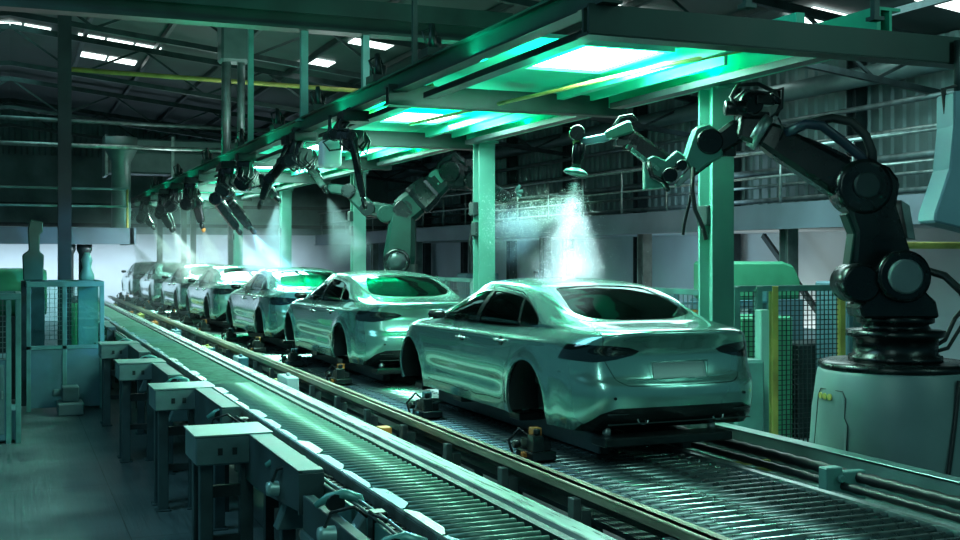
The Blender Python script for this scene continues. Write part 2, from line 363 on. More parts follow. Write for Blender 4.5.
# ================================================================== booth gantry
booth = thing('spray_booth_gantry', 'green steel spray booth gantry with luminous ceiling standing over the car line', 'gantry', (0, 0, 0))
Y0, Y1 = 7.0, 42
MB().ibeam((3.85, Y0, 4.75), (3.85, Y1, 4.75), .16, .20, .02).bb(3.82, 3.88, Y0, Y1, 4.67, 4.83).build('side_beam', M_beamgreen, booth)
MB().ibeam((6.5, 7.25, 4.74), (6.5, Y1, 4.74), .2, .28, .025).bb(6.36, 6.40, 7.25, Y1, 4.60, 4.88).build('side_beam', mat('green_beam', (.02, .42, .27), .42, .1, .08, 2), booth)
crossY = (7.2, 11.76, 16.2, 20.6, 25, 29.5, 34, 38.5)
for i, Y in enumerate(crossY):
    x1 = 13.75 if i == 0 else 6.6
    zc = 4.55 if i == 0 else 4.62
    MB().ibeam((3.72, Y, zc), (x1, Y, zc), .18, .22, .025).bb(3.72, x1, Y-.10, Y-.07, zc-.1, zc+.1).build('cross_beam', M_beamgreen if i == 0 else M_beamgreen, booth, 0)
MCOL = mat('column_green_paint', (.085, .26, .215), .38, .1, .07, 2)
for i, Y in enumerate((9.7, 15.75, 22.4, 29, 35.6)):
    mb = MB().ibeam((6.5, Y, .0), (6.5, Y, 4.6), .25, .25, .03, up=(0, 1, 0)); mb.bb(6.3, 6.7, Y-.2, Y+.2, 0, .03); mb.bb(6.33, 6.67, Y-.17, Y+.17, 4.56, 4.6)
    mb.build('column', MCOL, booth)
for p_, t_, pw, c_, an in MIST_SPOTS:
    MB().bb(6.33, 6.42, p_[1]-.09, p_[1]+.09, p_[2]-.10, p_[2]+.10).build('added_spot_box', M_dark, booth, .01)  # invented housing for each added mist spot
# ceiling: green plates with openings for the light panels
cellsY = [(5.4, 8.9), (9.1, 10.4), (10.6, 14.0), (14.2, 15.3), (15.5, 18.8), (18.9, 20.0), (20.2, 23.4), (23.5, 24.6), (24.8, 28), (28.1, 29.2), (29.4, 32.6), (32.7, 33.8), (34, 37), (37.1, 38.2), (38.4, 42)]
mb = MB()
for i, (y0, y1) in enumerate(cellsY):
    if i == 0: continue
    if i % 2 == 0: mb.bb(3.94, 6.36, y0-.2, y1+.2, 4.81, 4.85)
    else: mb.bb(3.94, 4.72, y0, y1, 4.81, 4.85); mb.bb(5.58, 5.86, y0, y1, 4.81, 4.85); mb.bb(6.05, 6.36, y0, y1, 4.81, 4.85)
mb.build('ceiling_plate', M_green, booth)
for i, (y0, y1) in enumerate(cellsY):
    if i % 2:
        MB().bb(4.74, 5.56, y0, y1, 4.79, 4.82).build('light_panel', M_lamp, booth)
        MB().bb(5.88, 6.03, y0+.2, y1, 4.79, 4.82).build('light_strip', M_lamp, booth)
        f = MB()
        for (a, b, c, d) in ((4.68, 4.74, y0-.06, y1+.06), (5.56, 5.62, y0-.06, y1+.06), (4.74, 5.56, y0-.06, y0), (4.74, 5.56, y1, y1+.06)): f.bb(a, b, c, d, 4.76, 4.82)
        f.build('panel_frame', M_green, booth)
# fascia and deep ribs on the right of the ceiling
MB().bb(6.12, 6.16, 9.0, 41, 4.67, 4.81).build('fascia', M_green, booth)
MB().bb(5.70, 5.78, 7.4, 41, 4.66, 4.81).build('rib', M_green, booth)
for Yc in (9.5, 13.9, 18.3, 22.7, 27.1, 31.5, 35.9):
    for x in (4.05, 6.25): MB().bb(x-.07, x+.07, Yc-1.8, Yc+1.8, 4.54, 4.60).build('fill_batten', M_dark, booth)  # invented batten bodies below the added green uplights
MB().tube([(4.55, 13.4, 4.52), (5.6, 9.2, 4.66), (6.0, 7.6, 4.68)], .02, 6).build('conduit', M_yellow, booth)
MB().tube([(4.3, 11.9, 4.78), (4.3, 16.0, 4.74)], .02, 6).build('conduit', M_yellow, booth)
# hangers
for (x, Y, z0, z1, wd, m) in ((3.85, 16.0, 4.8, 6.08, .1, M_teal), (4.75, 16.0, 4.85, 6.08, .1, M_teal), (3.85, 11.2, 4.84, 8.2, .05, M_dark), (6.3, 7.2, 4.75, 8.5, .05, M_dark), (7.4, 7.2, 4.75, 8.5, .06, M_dark), (5.1, 7.2, 4.75, 8.5, .05, M_dark), (3.85, 19.9, 4.84, 8.9, .09, M_teal), (3.85, 7.2, 4.84, 8.9, .08, M_dark)):
    MB().bb(x-wd/2, x+wd/2, Y-wd/2, Y+wd/2, z0, z1).bb(x-wd, x+wd, Y-wd, Y+wd, z0, z0+.03).build('hanger', m, booth)
for (x, Y) in ((3.85, 12.4), (3.85, 15.1), (3.85, 17.6), (3.85, 20.6), (3.85, 24.5), (3.85, 29), (3.85, 34), (3.85, 7.5), (3.85, 10.6)):
    mb = MB(); mb.bb(x-.12, x+.12, Y-.14, Y+.14, 4.84, 4.92); mb.cyl((x-.02, Y-.03, 4.9), (x-.03, Y, 5.17), .05, .03, 8); mb.cyl((x+.06, Y+.1, 4.9), (x+.07, Y+.1, 5.06), .04)
    mb.tube([(x-.1, Y-.1, 4.9), (x-.14, Y-.05, 5.08), (x, Y+.04, 5.16), (x+.1, Y+.12, 5.0), (x+.12, Y+.16, 4.8)], .012, 6)
    mb.build('beam_motor', M_black, booth)

# ================================================================== CAR
def cr1(vals, t):      # Catmull-Rom through scalar/tuple values at integer t
    n = len(vals); i = max(0, min(n-2, int(math.floor(t)))); u = t-i
    p1, p2 = vals[i], vals[i+1]; p0 = vals[i-1] if i > 0 else tuple(2*a-b for a, b in zip(p1, p2)); p3 = vals[i+2] if i+2 < n else tuple(2*b-a for a, b in zip(p1, p2))
    out = []
    for a, b, c, d in zip(p0, p1, p2, p3):
        m1, m2 = (c-a)*.5, (d-b)*.5
        out.append((2*u**3-3*u*u+1)*b+(u**3-2*u*u+u)*m1+(-2*u**3+3*u*u)*c+(u**3-u*u)*m2)
    return tuple(out)
LV = [
 [(0,0.16,0.02),(0.4,0.17,0.02),(0.68,0.2,0.01),(0.83,0.34,0),(0.875,0.6,0),(0.885,1.08,0),(0.88,1.75,0),(0.88,2.5,0),(0.88,3.3,0),(0.885,4.06,0),(0.84,4.48,0.02),(0.7,4.7,0.03),(0.42,4.82,0.03),(0,4.86,0.03)],
 [(0,0.04,0.1),(0.4,0.055,0.1),(0.71,0.13,0.1),(0.865,0.32,0.1),(0.905,0.6,0.1),(0.915,1.08,0.1),(0.895,1.75,0.1),(0.895,2.5,0.1),(0.895,3.3,0.1),(0.915,4.06,0.1),(0.87,4.48,0.12),(0.73,4.72,0.12),(0.42,4.87,0.12),(0,4.91,0.12)],
 [(0,0,0.25),(0.4,0.015,0.25),(0.72,0.1,0.25),(0.875,0.31,0.25),(0.915,0.6,0.25),(0.925,1.08,0.25),(0.912,1.75,0.25),(0.915,2.5,0.25),(0.912,3.3,0.25),(0.925,4.06,0.25),(0.88,4.48,0.23),(0.74,4.72,0.21),(0.42,4.88,0.21),(0,4.92,0.21)],
 [(0,0.01,0.37),(0.4,0.025,0.37),(0.72,0.11,0.37),(0.875,0.32,0.38),(0.915,0.6,0.39),(0.928,1.08,0.4),(0.922,1.75,0.4),(0.922,2.5,0.4),(0.922,3.3,0.4),(0.926,4.06,0.38),(0.87,4.47,0.33),(0.73,4.7,0.3),(0.42,4.86,0.29),(0,4.9,0.29)],
 [(0,0.07,0.44),(0.4,0.08,0.44),(0.71,0.15,0.45),(0.865,0.34,0.47),(0.905,0.6,0.48),(0.922,1.08,0.5),(0.92,1.75,0.5),(0.92,2.5,0.5),(0.92,3.3,0.49),(0.92,4.06,0.48),(0.855,4.45,0.42),(0.71,4.67,0.38),(0.41,4.83,0.37),(0,4.87,0.37)],
 [(0,0.1,0.6),(0.4,0.11,0.6),(0.7,0.17,0.6),(0.85,0.34,0.61),(0.892,0.6,0.62),(0.912,1.08,0.63),(0.905,1.75,0.61),(0.905,2.5,0.6),(0.903,3.3,0.59),(0.905,4.06,0.58),(0.83,4.42,0.51),(0.68,4.62,0.46),(0.39,4.78,0.45),(0,4.82,0.45)],
 [(0,0.055,0.7),(0.4,0.07,0.7),(0.68,0.14,0.69),(0.825,0.33,0.685),(0.875,0.6,0.695),(0.898,1.08,0.69),(0.888,1.75,0.67),(0.887,2.5,0.66),(0.884,3.3,0.65),(0.88,4.06,0.635),(0.79,4.4,0.56),(0.64,4.58,0.51),(0.37,4.73,0.5),(0,4.77,0.5)],
 [(0,0,0.785),(0.4,0.02,0.782),(0.64,0.105,0.768),(0.77,0.33,0.755),(0.825,0.6,0.755),(0.855,1.08,0.755),(0.85,1.75,0.75),(0.85,2.5,0.735),(0.848,3.3,0.72),(0.835,4.06,0.685),(0.73,4.36,0.6),(0.59,4.52,0.545),(0.34,4.67,0.53),(0,4.7,0.53)],
 [(0,0.1,0.812),(0.39,0.12,0.81),(0.6112,0.21,0.8),(0.7284,0.42,0.795),(0.7793,0.68,0.805),(0.8099,1.12,0.83),(0.815,1.75,0.845),(0.815,2.5,0.845),(0.8099,3.22,0.8),(0.7335,3.9,0.73),(0.64,4.25,0.645),(0.53,4.42,0.585),(0.31,4.56,0.565),(0,4.59,0.565)],
 [(0,0.3,0.822),(0.37,0.32,0.822),(0.5833,0.42,0.818),(0.6927,0.62,0.825),(0.7292,0.88,0.868),(0.7448,1.22,0.94),(0.75,1.76,0.975),(0.75,2.42,0.975),(0.7396,3,0.92),(0.6771,3.65,0.79),(0.57,4.05,0.7),(0.47,4.25,0.64),(0.27,4.38,0.615),(0,4.41,0.61)],
 [(0,0.52,0.832),(0.36,0.55,0.833),(0.5584,0.66,0.85),(0.6389,0.86,0.912),(0.6604,1.08,0.98),(0.6604,1.4,1.06),(0.655,1.8,1.1),(0.6496,2.34,1.105),(0.6443,2.8,1.04),(0.6335,3.38,0.845),(0.5,3.75,0.76),(0.4,4,0.705),(0.23,4.15,0.68),(0,4.18,0.675)],
 [(0,0.6,0.84),(0.34,0.64,0.85),(0.5298,0.76,0.895),(0.585,0.96,0.97),(0.596,1.18,1.04),(0.5905,1.48,1.108),(0.585,1.82,1.14),(0.5795,2.32,1.15),(0.574,2.74,1.1),(0.585,3.18,0.9),(0.44,3.5,0.81),(0.34,3.75,0.755),(0.19,3.9,0.735),(0,3.93,0.73)],
 [(0,0.66,0.855),(0.24,0.72,0.878),(0.3344,0.85,0.93),(0.3456,1.04,1),(0.3456,1.24,1.07),(0.3456,1.5,1.133),(0.34,1.84,1.17),(0.3344,2.32,1.18),(0.3344,2.7,1.145),(0.3456,3.02,1.01),(0.28,3.28,0.88),(0.22,3.5,0.81),(0.12,3.66,0.785),(0,3.7,0.78)],
 [(0,0.7,0.868),(0,0.78,0.9),(0,0.9,0.948),(0,1.07,1.015),(0,1.26,1.082),(0,1.5,1.143),(0,1.84,1.18),(0,2.32,1.19),(0,2.66,1.16),(0,2.95,1.045),(0,3.18,0.93),(0,3.36,0.85),(0,3.5,0.81),(0,3.6,0.79)],
]
ARCH = ((1.08, .12), (4.06, .12)); AR = .385
def pdist(poly, x, y):      # signed distance to polygon, negative inside
    d = 1e9; ins = False; n = len(poly)
    for i in range(n):
        x1, y1 = poly[i]; x2, y2 = poly[(i+1) % n]
        ex, ey = x2-x1, y2-y1; t = max(0, min(1, ((x-x1)*ex+(y-y1)*ey)/(ex*ex+ey*ey))); dx, dy = x-x1-ex*t, y-y1-ey*t
        d = min(d, dx*dx+dy*dy)
        if (y1 > y) != (y2 > y) and x < (x2-x1)*(y-y1)/(y2-y1)+x1: ins = not ins
    return -math.sqrt(d) if ins else math.sqrt(d)
def smoothpoly(pts, n=5):
    out = []; k = len(pts)
    for i in range(k):
        p0, p1, p2, p3 = pts[i-1], pts[i], pts[(i+1) % k], pts[(i+2) % k]
        for j in range(n):
            u = j/n; out.append(tuple(.5*((2*b)+(c-a)*u+(2*a-5*b+4*c-d)*u*u+(-a+3*b-3*c+d)*u**3) for a, b, c, d in zip(p0, p1, p2, p3)))
    return out
def build_car():
    SU, SV = 10, 6
    V = []; nu = 13*SU+1; nv = (len(LV)-1)*SV+1
    rows = []
    for li in range(len(LV)): rows.append([cr1(LV[li], k/SU) for k in range(nu)])
    for j in range(nv):
        for k in range(nu):
            x, y, z = cr1([rows[l][k] for l in range(len(LV))], j/SV)
            V.append([max(0, x), y, z])
    # arch flares, rocker tuck, side crease
    for v in V:
        x, y, z = v
        if x > .6 and z < .80:
            for (cy, cz) in ARCH:
                d = math.hypot(y-cy, z-cz); v[0] += .020*math.exp(-((d-AR-.01)/.05)**2)
            zc = .655-.012*(y-2.5)*0+.010*(2.5-y)
            u_ = min(1, max(0, (z-zc)/.035)); v[0] -= .014*u_*u_*(3-2*u_)*min(1, max(0, (y-.5)/.4), max(0, (4.4-y)/.4))
            v[0] += .006*math.exp(-((z-zc)/.02)**2)*min(1, max(0, (y-.5)/.4), max(0, (4.4-y)/.4))
            if 1.5 < y < 3.7: v[0] -= .020*math.exp(-((z-.25)/.07)**2)*min(1, (y-1.5)/.25, (3.7-y)/.25)
    faces = []
    for j in range(nv-1):
        for k in range(nu-1):
            a, b, c, d = j*nu+k, j*nu+k+1, (j+1)*nu+k+1, (j+1)*nu+k
            pts = []
            for q in (a, b, c, d):
                if all((Vector(V[q])-Vector(V[r])).length > 1e-5 for r in pts): pts.append(q)
            if len(pts) >= 3: faces.append([pts, 'body'])
    state = {'faces': faces}
    N = [Vector((0, 0, 0)) for _ in V]
    for pts, lab in faces:
        c = Vector((0, 0, 0)); n = len(pts)
        for i in range(n): c += Vector(V[pts[i]]).cross(Vector(V[pts[(i+1) % n]]))
        for i in pts: N[i] += c
    flip = -1 if sum(nn.z for nn, v in zip(N, V) if v[2] > 1.0) < 0 else 1
    for i, n in enumerate(N):
        n *= flip
        if V[i][0] < 1e-4: n.x = 0
        if n.length > 0: n.normalize()
    def cut(f, sel, lab_in, frm=None):
        """split faces along f=0; f<0 gets lab_in(old label)"""
        fv = {}; ec = {}
        def val(i):
            if i not in fv: fv[i] = f(*V[i])
            return fv[i]
        out = []
        for pts, lab in state['faces']:
            if (frm is not None and lab not in frm) or not all(sel(*V[i]) for i in pts): out.append([pts, lab]); continue
            vals = [val(i) for i in pts]
            new = lab_in(lab) if callable(lab_in) else lab_in
            if all(q >= 0 for q in vals): out.append([pts, lab]); continue
            if all(q < 0 for q in vals): out.append([pts, new]); continue
            A, B = [], []; n = len(pts)
            for i in range(n):
                p, q = pts[i], pts[(i+1) % n]; a, b = vals[i], vals[(i+1) % n]
                (A if a < 0 else B).append(p)
                if (a < 0) != (b < 0):
                    key = (min(p, q), max(p, q))
                    if key not in ec:
                        t = a/(a-b); t = min(.98, max(.02, t)); V.append([V[p][m]+(V[q][m]-V[p][m])*t for m in range(3)]); N.append((N[p]*(1-t)+N[q]*t).normalized()); ec[key] = len(V)-1
                    A.append(ec[key]); B.append(ec[key])
            if len(A) >= 3: out.append([A, new])
            if len(B) >= 3: out.append([B, lab])
        state['faces'] = out
    side = lambda x, y, z: x > .5 and .3 < y < 4.6
    # wheel arches
    for cy, cz in ARCH: cut(lambda x, y, z: math.hypot(y-cy, z-cz)-AR, lambda x, y, z: x > .55 and z < .7 and abs(y-cy) < .6, 'hole')
    # side glass
    dlo = smoothpoly([(1.04, .815), (1.28, .945), (1.55, 1.02), (1.9, 1.055), (2.3, 1.065), (2.62, 1.035), (2.9, .955), (3.12, .87), (3.30, .765), (3.0, .752), (2.3, .755), (1.7, .765), (1.25, .785)], 4)
    gsel = lambda x, y, z: x > .55 and .95 < y < 3.45 and z > .70
    cut(lambda x, y, z: pdist(dlo, y, z)-.014, gsel, 'trim', ('body',))
    cut(lambda x, y, z: pdist(dlo, y, z), gsel, 'glass_f', ('trim',))
    bp = lambda y, z: y-(2.36-.35*(z-.8))       # b pillar
    cp = lambda y, z: y-(1.42+.55*(z-.82))
    cut(lambda x, y, z: bp(y, z)-.045, gsel, 'pillar', ('glass_f',)); cut(lambda x, y, z: bp(y, z)+.045, gsel, 'glass_r', ('pillar',))
    cut(lambda x, y, z: cp(y, z)-.018, gsel, 'pillar2', ('glass_r',)); cut(lambda x, y, z: cp(y, z)+.018, gsel, 'glass_q', ('pillar2',))
    # rear and front screens (seen from above)
    rw = smoothpoly([(-.3, .66), (0, .655), (.30, .67), (.52, .74), (.58, .84), (.55, 1.02), (.485, 1.28), (.44, 1.40), (.2, 1.435), (0, 1.44), (-.2, 1.435), (-.44, 1.40), (-.55, 1.02), (-.58, .84), (-.52, .74)], 4)
    ws = smoothpoly([(-.4, 3.30), (0, 3.36), (.4, 3.30), (.56, 3.18), (.53, 3.0), (.47, 2.80), (.3, 2.70), (0, 2.68), (-.3, 2.70), (-.47, 2.8), (-.56, 3.18)], 4)
    rs = lambda x, y, z: z > .78 and .5 < y < 1.7 and x < .66
    cut(lambda x, y, z: pdist(rw, x, y)-.012, rs, 'trim', ('body',)); cut(lambda x, y, z: pdist(rw, x, y), rs, 'glass_b', ('trim',))
    fs = lambda x, y, z: z > .8 and 2.5 < y < 3.6 and x < .62
    cut(lambda x, y, z: pdist(ws, x, y), fs, 'glass_w', ('body',))
    # tail lamps
    tl = [(.36, .635), (.46, .668), (.62, .685), (.80, .69), (.96, .688), (.96, .60), (.90, .565), (.74, .552), (.56, .575), (.43, .605)]
    cut(lambda x, y, z: max(pdist(tl, x, z), y-.50+(z-.6)*.8), lambda x, y, z: y < .7 and z < .76, 'lamp', ('body',))
    cut(lambda x, y, z: pdist([(x_, z_) for x_, z_ in ((-.26, .415), (.26, .415), (.265, .55), (-.265, .55))], x, z), lambda x, y, z: y < .3 and z < .7, 'plate', ('body',))
    df = [(-.1, -.1), (.86, -.1), (.82, .05), (.72, .15), (.60, .195), (.3, .20), (-.1, .20)]
    cut(lambda x, y, z: pdist(df, x, z), lambda x, y, z: y < .42 and z < .4, 'diffuser', ('body',))
    # front
    cut(lambda x, y, z: pdist([(-.3, .14), (.3, .14), (.36, .3), (.3, .44), (-.3, .44), (-.36, .3)], x, z), lambda x, y, z: y > 4.6 and z < .7, 'grille', ('body',))
    cut(lambda x, y, z: pdist([(.42, .40), (.8, .44), (.84, .50), (.78, .54), (.45, .47)], x, z), lambda x, y, z: y > 4.2 and z < .7, 'headlamp', ('body',))
    # doors: front then rear, then the boot lid, and thin seam bands round each
    fd = smoothpoly([(2.385, .10), (2.9, .095), (3.50, .10), (3.58, .16), (3.60, .38), (3.585, .62), (3.50, .735), (3.36, .80), (3.1, .925), (2.88, 1.0), (2.62, 1.068), (2.3, 1.098), (2.33, .9), (2.385, .72), (2.40, .4)], 3)
    rd = smoothpoly([(2.385, .10), (2.0, .095), (1.68, .10), (1.60, .16), (1.55, .34), (1.44, .50), (1.37, .62), (1.36, .74), (1.42, .84), (1.52, 1.04), (1.9, 1.088), (2.28, 1.098), (2.33, .9), (2.385, .72), (2.40, .4)], 3)
    dsel = lambda x, y, z: x > .5 and 1.2 < y < 3.8 and z < 1.12
    for poly, nm in ((fd, 'door_f'), (rd, 'door_r')):
        cut(lambda x, y, z: pdist(poly, y, z)-.003, dsel, 'seam', ('body',)); cut(lambda x, y, z: pdist(poly, y, z)+.003, dsel, nm, ('seam',))
    lid = lambda x, y, z: (pdist([(-.2, .365), (.50, .37), (.585, .41), (.66, .56), (.685, .70), (.68, 1.2), (-.2, 1.2)], x, z) if z < .80 else max(x-(.685-.16*max(0, y-.15)), y-.60+.3*x*x))
    lsel = lambda x, y, z: y < .7 and z < .86
    cut(lambda x, y, z: lid(x, y, z)-.003, lsel, 'seam', ('body',)); cut(lambda x, y, z: lid(x, y, z)+.003, lsel, 'lid', ('seam',))
    bs = lambda x, y, z: .30 < y < .75 and .35 < z < .6 and x > .8
    cut(lambda x, y, z: abs(z-(.44+.10*(y-.3)))-.003, bs, 'seam', ('body',))
    Fc = state['faces']
    def emit(labels, thick=.022, off=0.0, mirror=True, rim=True, only=None):
        mb = MB(); mb.N = []
        sides = (1, -1) if mirror else (1,)
        if only is not None: sides = (only,)
        for sx in sides:
            idx = {}
            def vid(i, o_):
                if (i, o_) not in idx:
                    v = Vector(V[i])+N[i]*o_; idx[(i, o_)] = len(mb.V); mb.V.append((v.x*sx, v.y, v.z)); sg = 1 if o_ == off else -1; mb.N.append((N[i].x*sx*sg, N[i].y*sg, N[i].z*sg))
                return idx[(i, o_)]
            edges = {}
            rev = (flip*sx) < 0
            for pts, lab in Fc:
                if lab not in labels: continue
                A = [vid(i, off) for i in pts]; B = [vid(i, off-thick) for i in pts]
                mb.F.append(tuple(reversed(A)) if rev else tuple(A)); mb.F.append(tuple(B) if rev else tuple(reversed(B))); mb.S += [True, True]
                n = len(pts)
                for i in range(n):
                    e = (pts[i], pts[(i+1) % n]); k = (min(e), max(e)); edges[k] = None if k in edges else e
            if rim:
                for k, e in edges.items():
                    if e is None: continue
                    p, q = e
                    if V[p][0] < 1e-3 and V[q][0] < 1e-3: continue
                    b = len(mb.V)
                    for i, o_ in ((p, off), (q, off), (q, off-thick), (p, off-thick)):
                        v = Vector(V[i])+N[i]*o_; mb.V.append((v.x*sx, v.y, v.z)); mb.N.append((0, 0, 0))
                    f = (b, b+3, b+2, b+1); mb.F.append(tuple(reversed(f)) if rev else f); mb.S.append(False)
        # weld the centre line so shading is continuous
        key = {}; remap = list(range(len(mb.V)))
        for i, v in enumerate(mb.V):
            if abs(v[0]) < 1e-5:
                if mb.N[i] == (0, 0, 0): continue
                k = (round(v[1], 5), round(v[2], 5), mb.N[i][2] > 0, mb.N[i][1] > 0)
                if k in key and True: remap[i] = key[k]
                else: key[k] = i
        FF, SS = [], []
        for f, s in zip(mb.F, mb.S):
            g = []
            for i in f:
                r = remap[i]
                if r not in g: g.append(r)
            if len(g) >= 3: FF.append(tuple(g)); SS.append(s)
        mb.F, mb.S = FF, SS
        return mb
    paint = mat('silver_green_car_paint', (.27, .54, .47), .22, .70, .0, 2, 0, coat=1.0)
    pb = paint.node_tree.nodes['Principled BSDF']; pb.inputs['Coat Roughness'].default_value = .04
    for lk in list(pb.inputs['Roughness'].links): paint.node_tree.links.remove(lk)
    pb.inputs['Roughness'].default_value = .21
    black = mat('gloss_black_trim', (.008, .012, .012), .18, 0, .1, 6)
    chrome = mat('bright_trim', (.7, .8, .78), .12, 1, .05)
    gl = glass('tinted_glass', (.90, .97, .95), .03); glb = glass('dark_rear_glass', (.72, .84, .81), .01)
    gap = mat('panel_gap', (.012, .03, .028), .6, 0, .1)
    lampm = mat('smoked_lamp', (.006, .012, .014), .08, 0, .1, 6, coat=1)
    inner = mat('cabin_black', (.022, .036, .035), .55, 0, .1)
    car = thing('sedan_car', 'x', 'car')
    emit(('body',)).build('body_shell', paint, car)
    for sx in (1, -1):
        d = emit(('door_f',), .03, .0, only=sx).build('front_door', paint, car)
        e = emit(('door_r',), .03, .0, only=sx).build('rear_door', paint, car)
        for dd, y, z, nm in ((d, 2.56, .60, 0), (e, 1.62, .635, 0)):
            X = .905 if dd is d else .908
            h = MB(); h.tube([(sx*(X), y-.09, z), (sx*(X+.035), y-.07, z+.003), (sx*(X+.042), y, z+.005), (sx*(X+.035), y+.07, z+.003), (sx*(X), y+.09, z)], .012, 8)
            h.build('handle', chrome, dd)
            h = MB(); h.lathe((sx*(X-.012), y, z-.004), (sx, 0, 0), ((.045, 0), (.045, .015), (.04, .018)), 16); h.build('handle_cup', gap, dd)
        emit(('glass_f', ), .005, -.012, only=sx).build('front_window', gl, d)
        emit(('glass_r', ), .005, -.012, only=sx).build('rear_window', gl, e)
        emit(('glass_q', ), .005, -.012, only=sx).build('quarter_window', gl, car)
        emit(('pillar',), .02, -.004, only=sx).build('pillar_trim', black, car); emit(('pillar2',), .02, -.004, only=sx).build('pillar_trim', black, car)
        emit(('lamp',), .03, .003, only=sx).build('tail_lamp', lampm, car)
        emit(('headlamp',), .02, 0, only=sx).build('headlamp', lampm, car)
        m = MB(); R = []
        for k, (s_, hx) in enumerate(((.0, .0), (.6, .02), (.95, .05), (1, .10), (.95, .15), (.7, .19), (.05, .205))):
            R.append([(sx*(.845+hx), 3.14+.045*s_*math.cos(a)+.02*hx, .80+.05*s_*math.sin(a)) for a in [2*math.pi*q/16 for q in range(16)]])
        m.ring(R); m.build('door_mirror', black, d)
        for cy, cz in ARCH:
            w_ = MB()
            R = []
            for q in range(15):
                a = math.pi*(q/14)*1.16-.25; R.append((cy+math.cos(a)*(AR+.012), max(.0, cz+math.sin(a)*(AR+.012))))
            in_ = [(cy, .0)]
            k = len(w_.F); b = len(w_.V)
            for (yy, zz) in R: w_.V += [(sx*.895, yy, zz), (sx*.60, yy, zz)]
            for q in range(14): w_.F.append((b+2*q, b+2*q+1, b+2*q+3, b+2*q+2)); w_.S.append(True)
            w_.F.append(tuple(b+2*q+1 for q in range(15))); w_.S.append(False)
            w_.build('wheel_well', inner, car)
    emit(('glass_b',), .005, -.010).build('rear_screen', glb, car)
    emit(('glass_w',), .005, -.010).build('windscreen', gl, car)
    emit(('trim',), .02, -.002).build('window_trim', chrome, car)
    lidp = emit(('lid',), .03, 0).build('boot_lid', paint, car)
    # number plate recess
    pl = emit(('plate',), .02, -.012).build('plate_recess', mat('plate_recess_paint', (.30, .42, .40), .45, .4, .05), lidp)
    f = MB(); y = .052
    f.tube([(-.262, y+.005, .415), (.262, y+.005, .415), (.267, y+.012, .55), (-.267, y+.012, .55)], .005, 6, closed=True); f.build('plate_frame', paint, lidp)
    emit(('diffuser',), .03, .004).build('diffuser', black, car)
    emit(('grille',), .03, -.01).build('grille', black, car)
    Fs = [f for f in Fc if min(V[i][2] for i in f[0]) > .70 and f[1] in ('body', 'door_f', 'door_r', 'pillar', 'pillar2', 'trim', 'lid') and .45 < V[f[0][0]][1] < 3.5]
    keep = Fc[:]; Fc[:] = [[f[0], 'lining'] for f in Fs]
    emit(('lining',), .004, -.034, rim=False).build('cabin_lining', inner, car); Fc[:] = keep
    emit(('seam',), .01, -.012, rim=False).build('panel_gap', gap, car)
    for sx in (1, -1):
        e = MB(); R = []
        for q in range(24):
            a = 2*math.pi*q/24; R.append((sx*.36+.052*math.cos(a), .055, .105+.042*math.sin(a)))
        e.tube(R, .008, 6, closed=True); e.cyl((sx*.36, .10, .105), (sx*.36, .2, .105), .04, seg=16); e.build('exhaust_trim', chrome, car)
    ss = MB(); ss.lathe((.62, .055, .275), (0, -1, 0), ((.012, -.01), (.012, .012)), 10); ss.lathe((-.62, .055, .275), (0, -1, 0), ((.012, -.01), (.012, .012)), 10); ss.build('parking_sensor', black, car)
    dl = MB()
    for z in (.15, .07): dl.bb(-.68, .68, .045, .07, z-.004, z+.004)
    dl.build('diffuser_fin', gap, car)
    # cabin
    fl = MB(); fl.bb(-.60, .60, .25, 4.6, .02, .10); fl.bb(-.85, .85, 1.50, 3.62, .02, .10); fl.bb(-.58, .58, .5, .9, .5, .62); fl.bb(-.8, .8, 1.5, 1.56, .1, .5); fl.bb(-.75, .75, 3.45, 3.5, .1, .66); fl.build('floor_pan', inner, car)
    rshelf = MB(); rshelf.bb(-.6, .6, .78, 1.25, .77, .80); rshelf.build('parcel_shelf', inner, car)
    for (x, y) in ((-.36, 2.35), (.36, 2.35)):
        s = MB(); s.box((x, y+.32, .33), (.50, .5, .16)); s.box((x, y, .62), (.50, .13, .50), Matrix.Rotation(.12, 3, 'X')); s.box((x, y-.05, .93), (.26, .1, .16)); s.cyl((x-.05, y-.03, .8), (x-.05, y-.03, .9), .01, seg=6); s.cyl((x+.05, y-.03, .8), (x+.05, y-.03, .9), .01, seg=6); s.build('front_seat', inner, car, .05, bseg=3)
    s = MB(); s.box((0, 1.6, .33), (1.3, .5, .18)); s.box((0, 1.32, .60), (1.3, .14, .46), Matrix.Rotation(.2, 3, 'X'))
    for x in (-.38, .38): s.box((x, 1.27, .885), (.26, .1, .13))
    s.build('rear_seat', inner, car, .045, bseg=3)
    return car
car0 = build_car()
for ch in list(car0.children): pass
CY = [7.9, 13.9, 19.3, 25.2, 30.4, 36.5, 43.2]
CLAB = ['largest silver-green car body, at the front of the line',
        'second silver-green car body, its tail just beyond the nose of the front car',
        'third silver-green car body, under the tall white and blue spray fans',
        'fourth silver-green car body, between the third car and the hazy far end',
        'fifth silver-green car body along the line, half covered by the fourth',
        'sixth car body along the line, pale in the white mist',
        'last and smallest car body at the misty far end of the line']
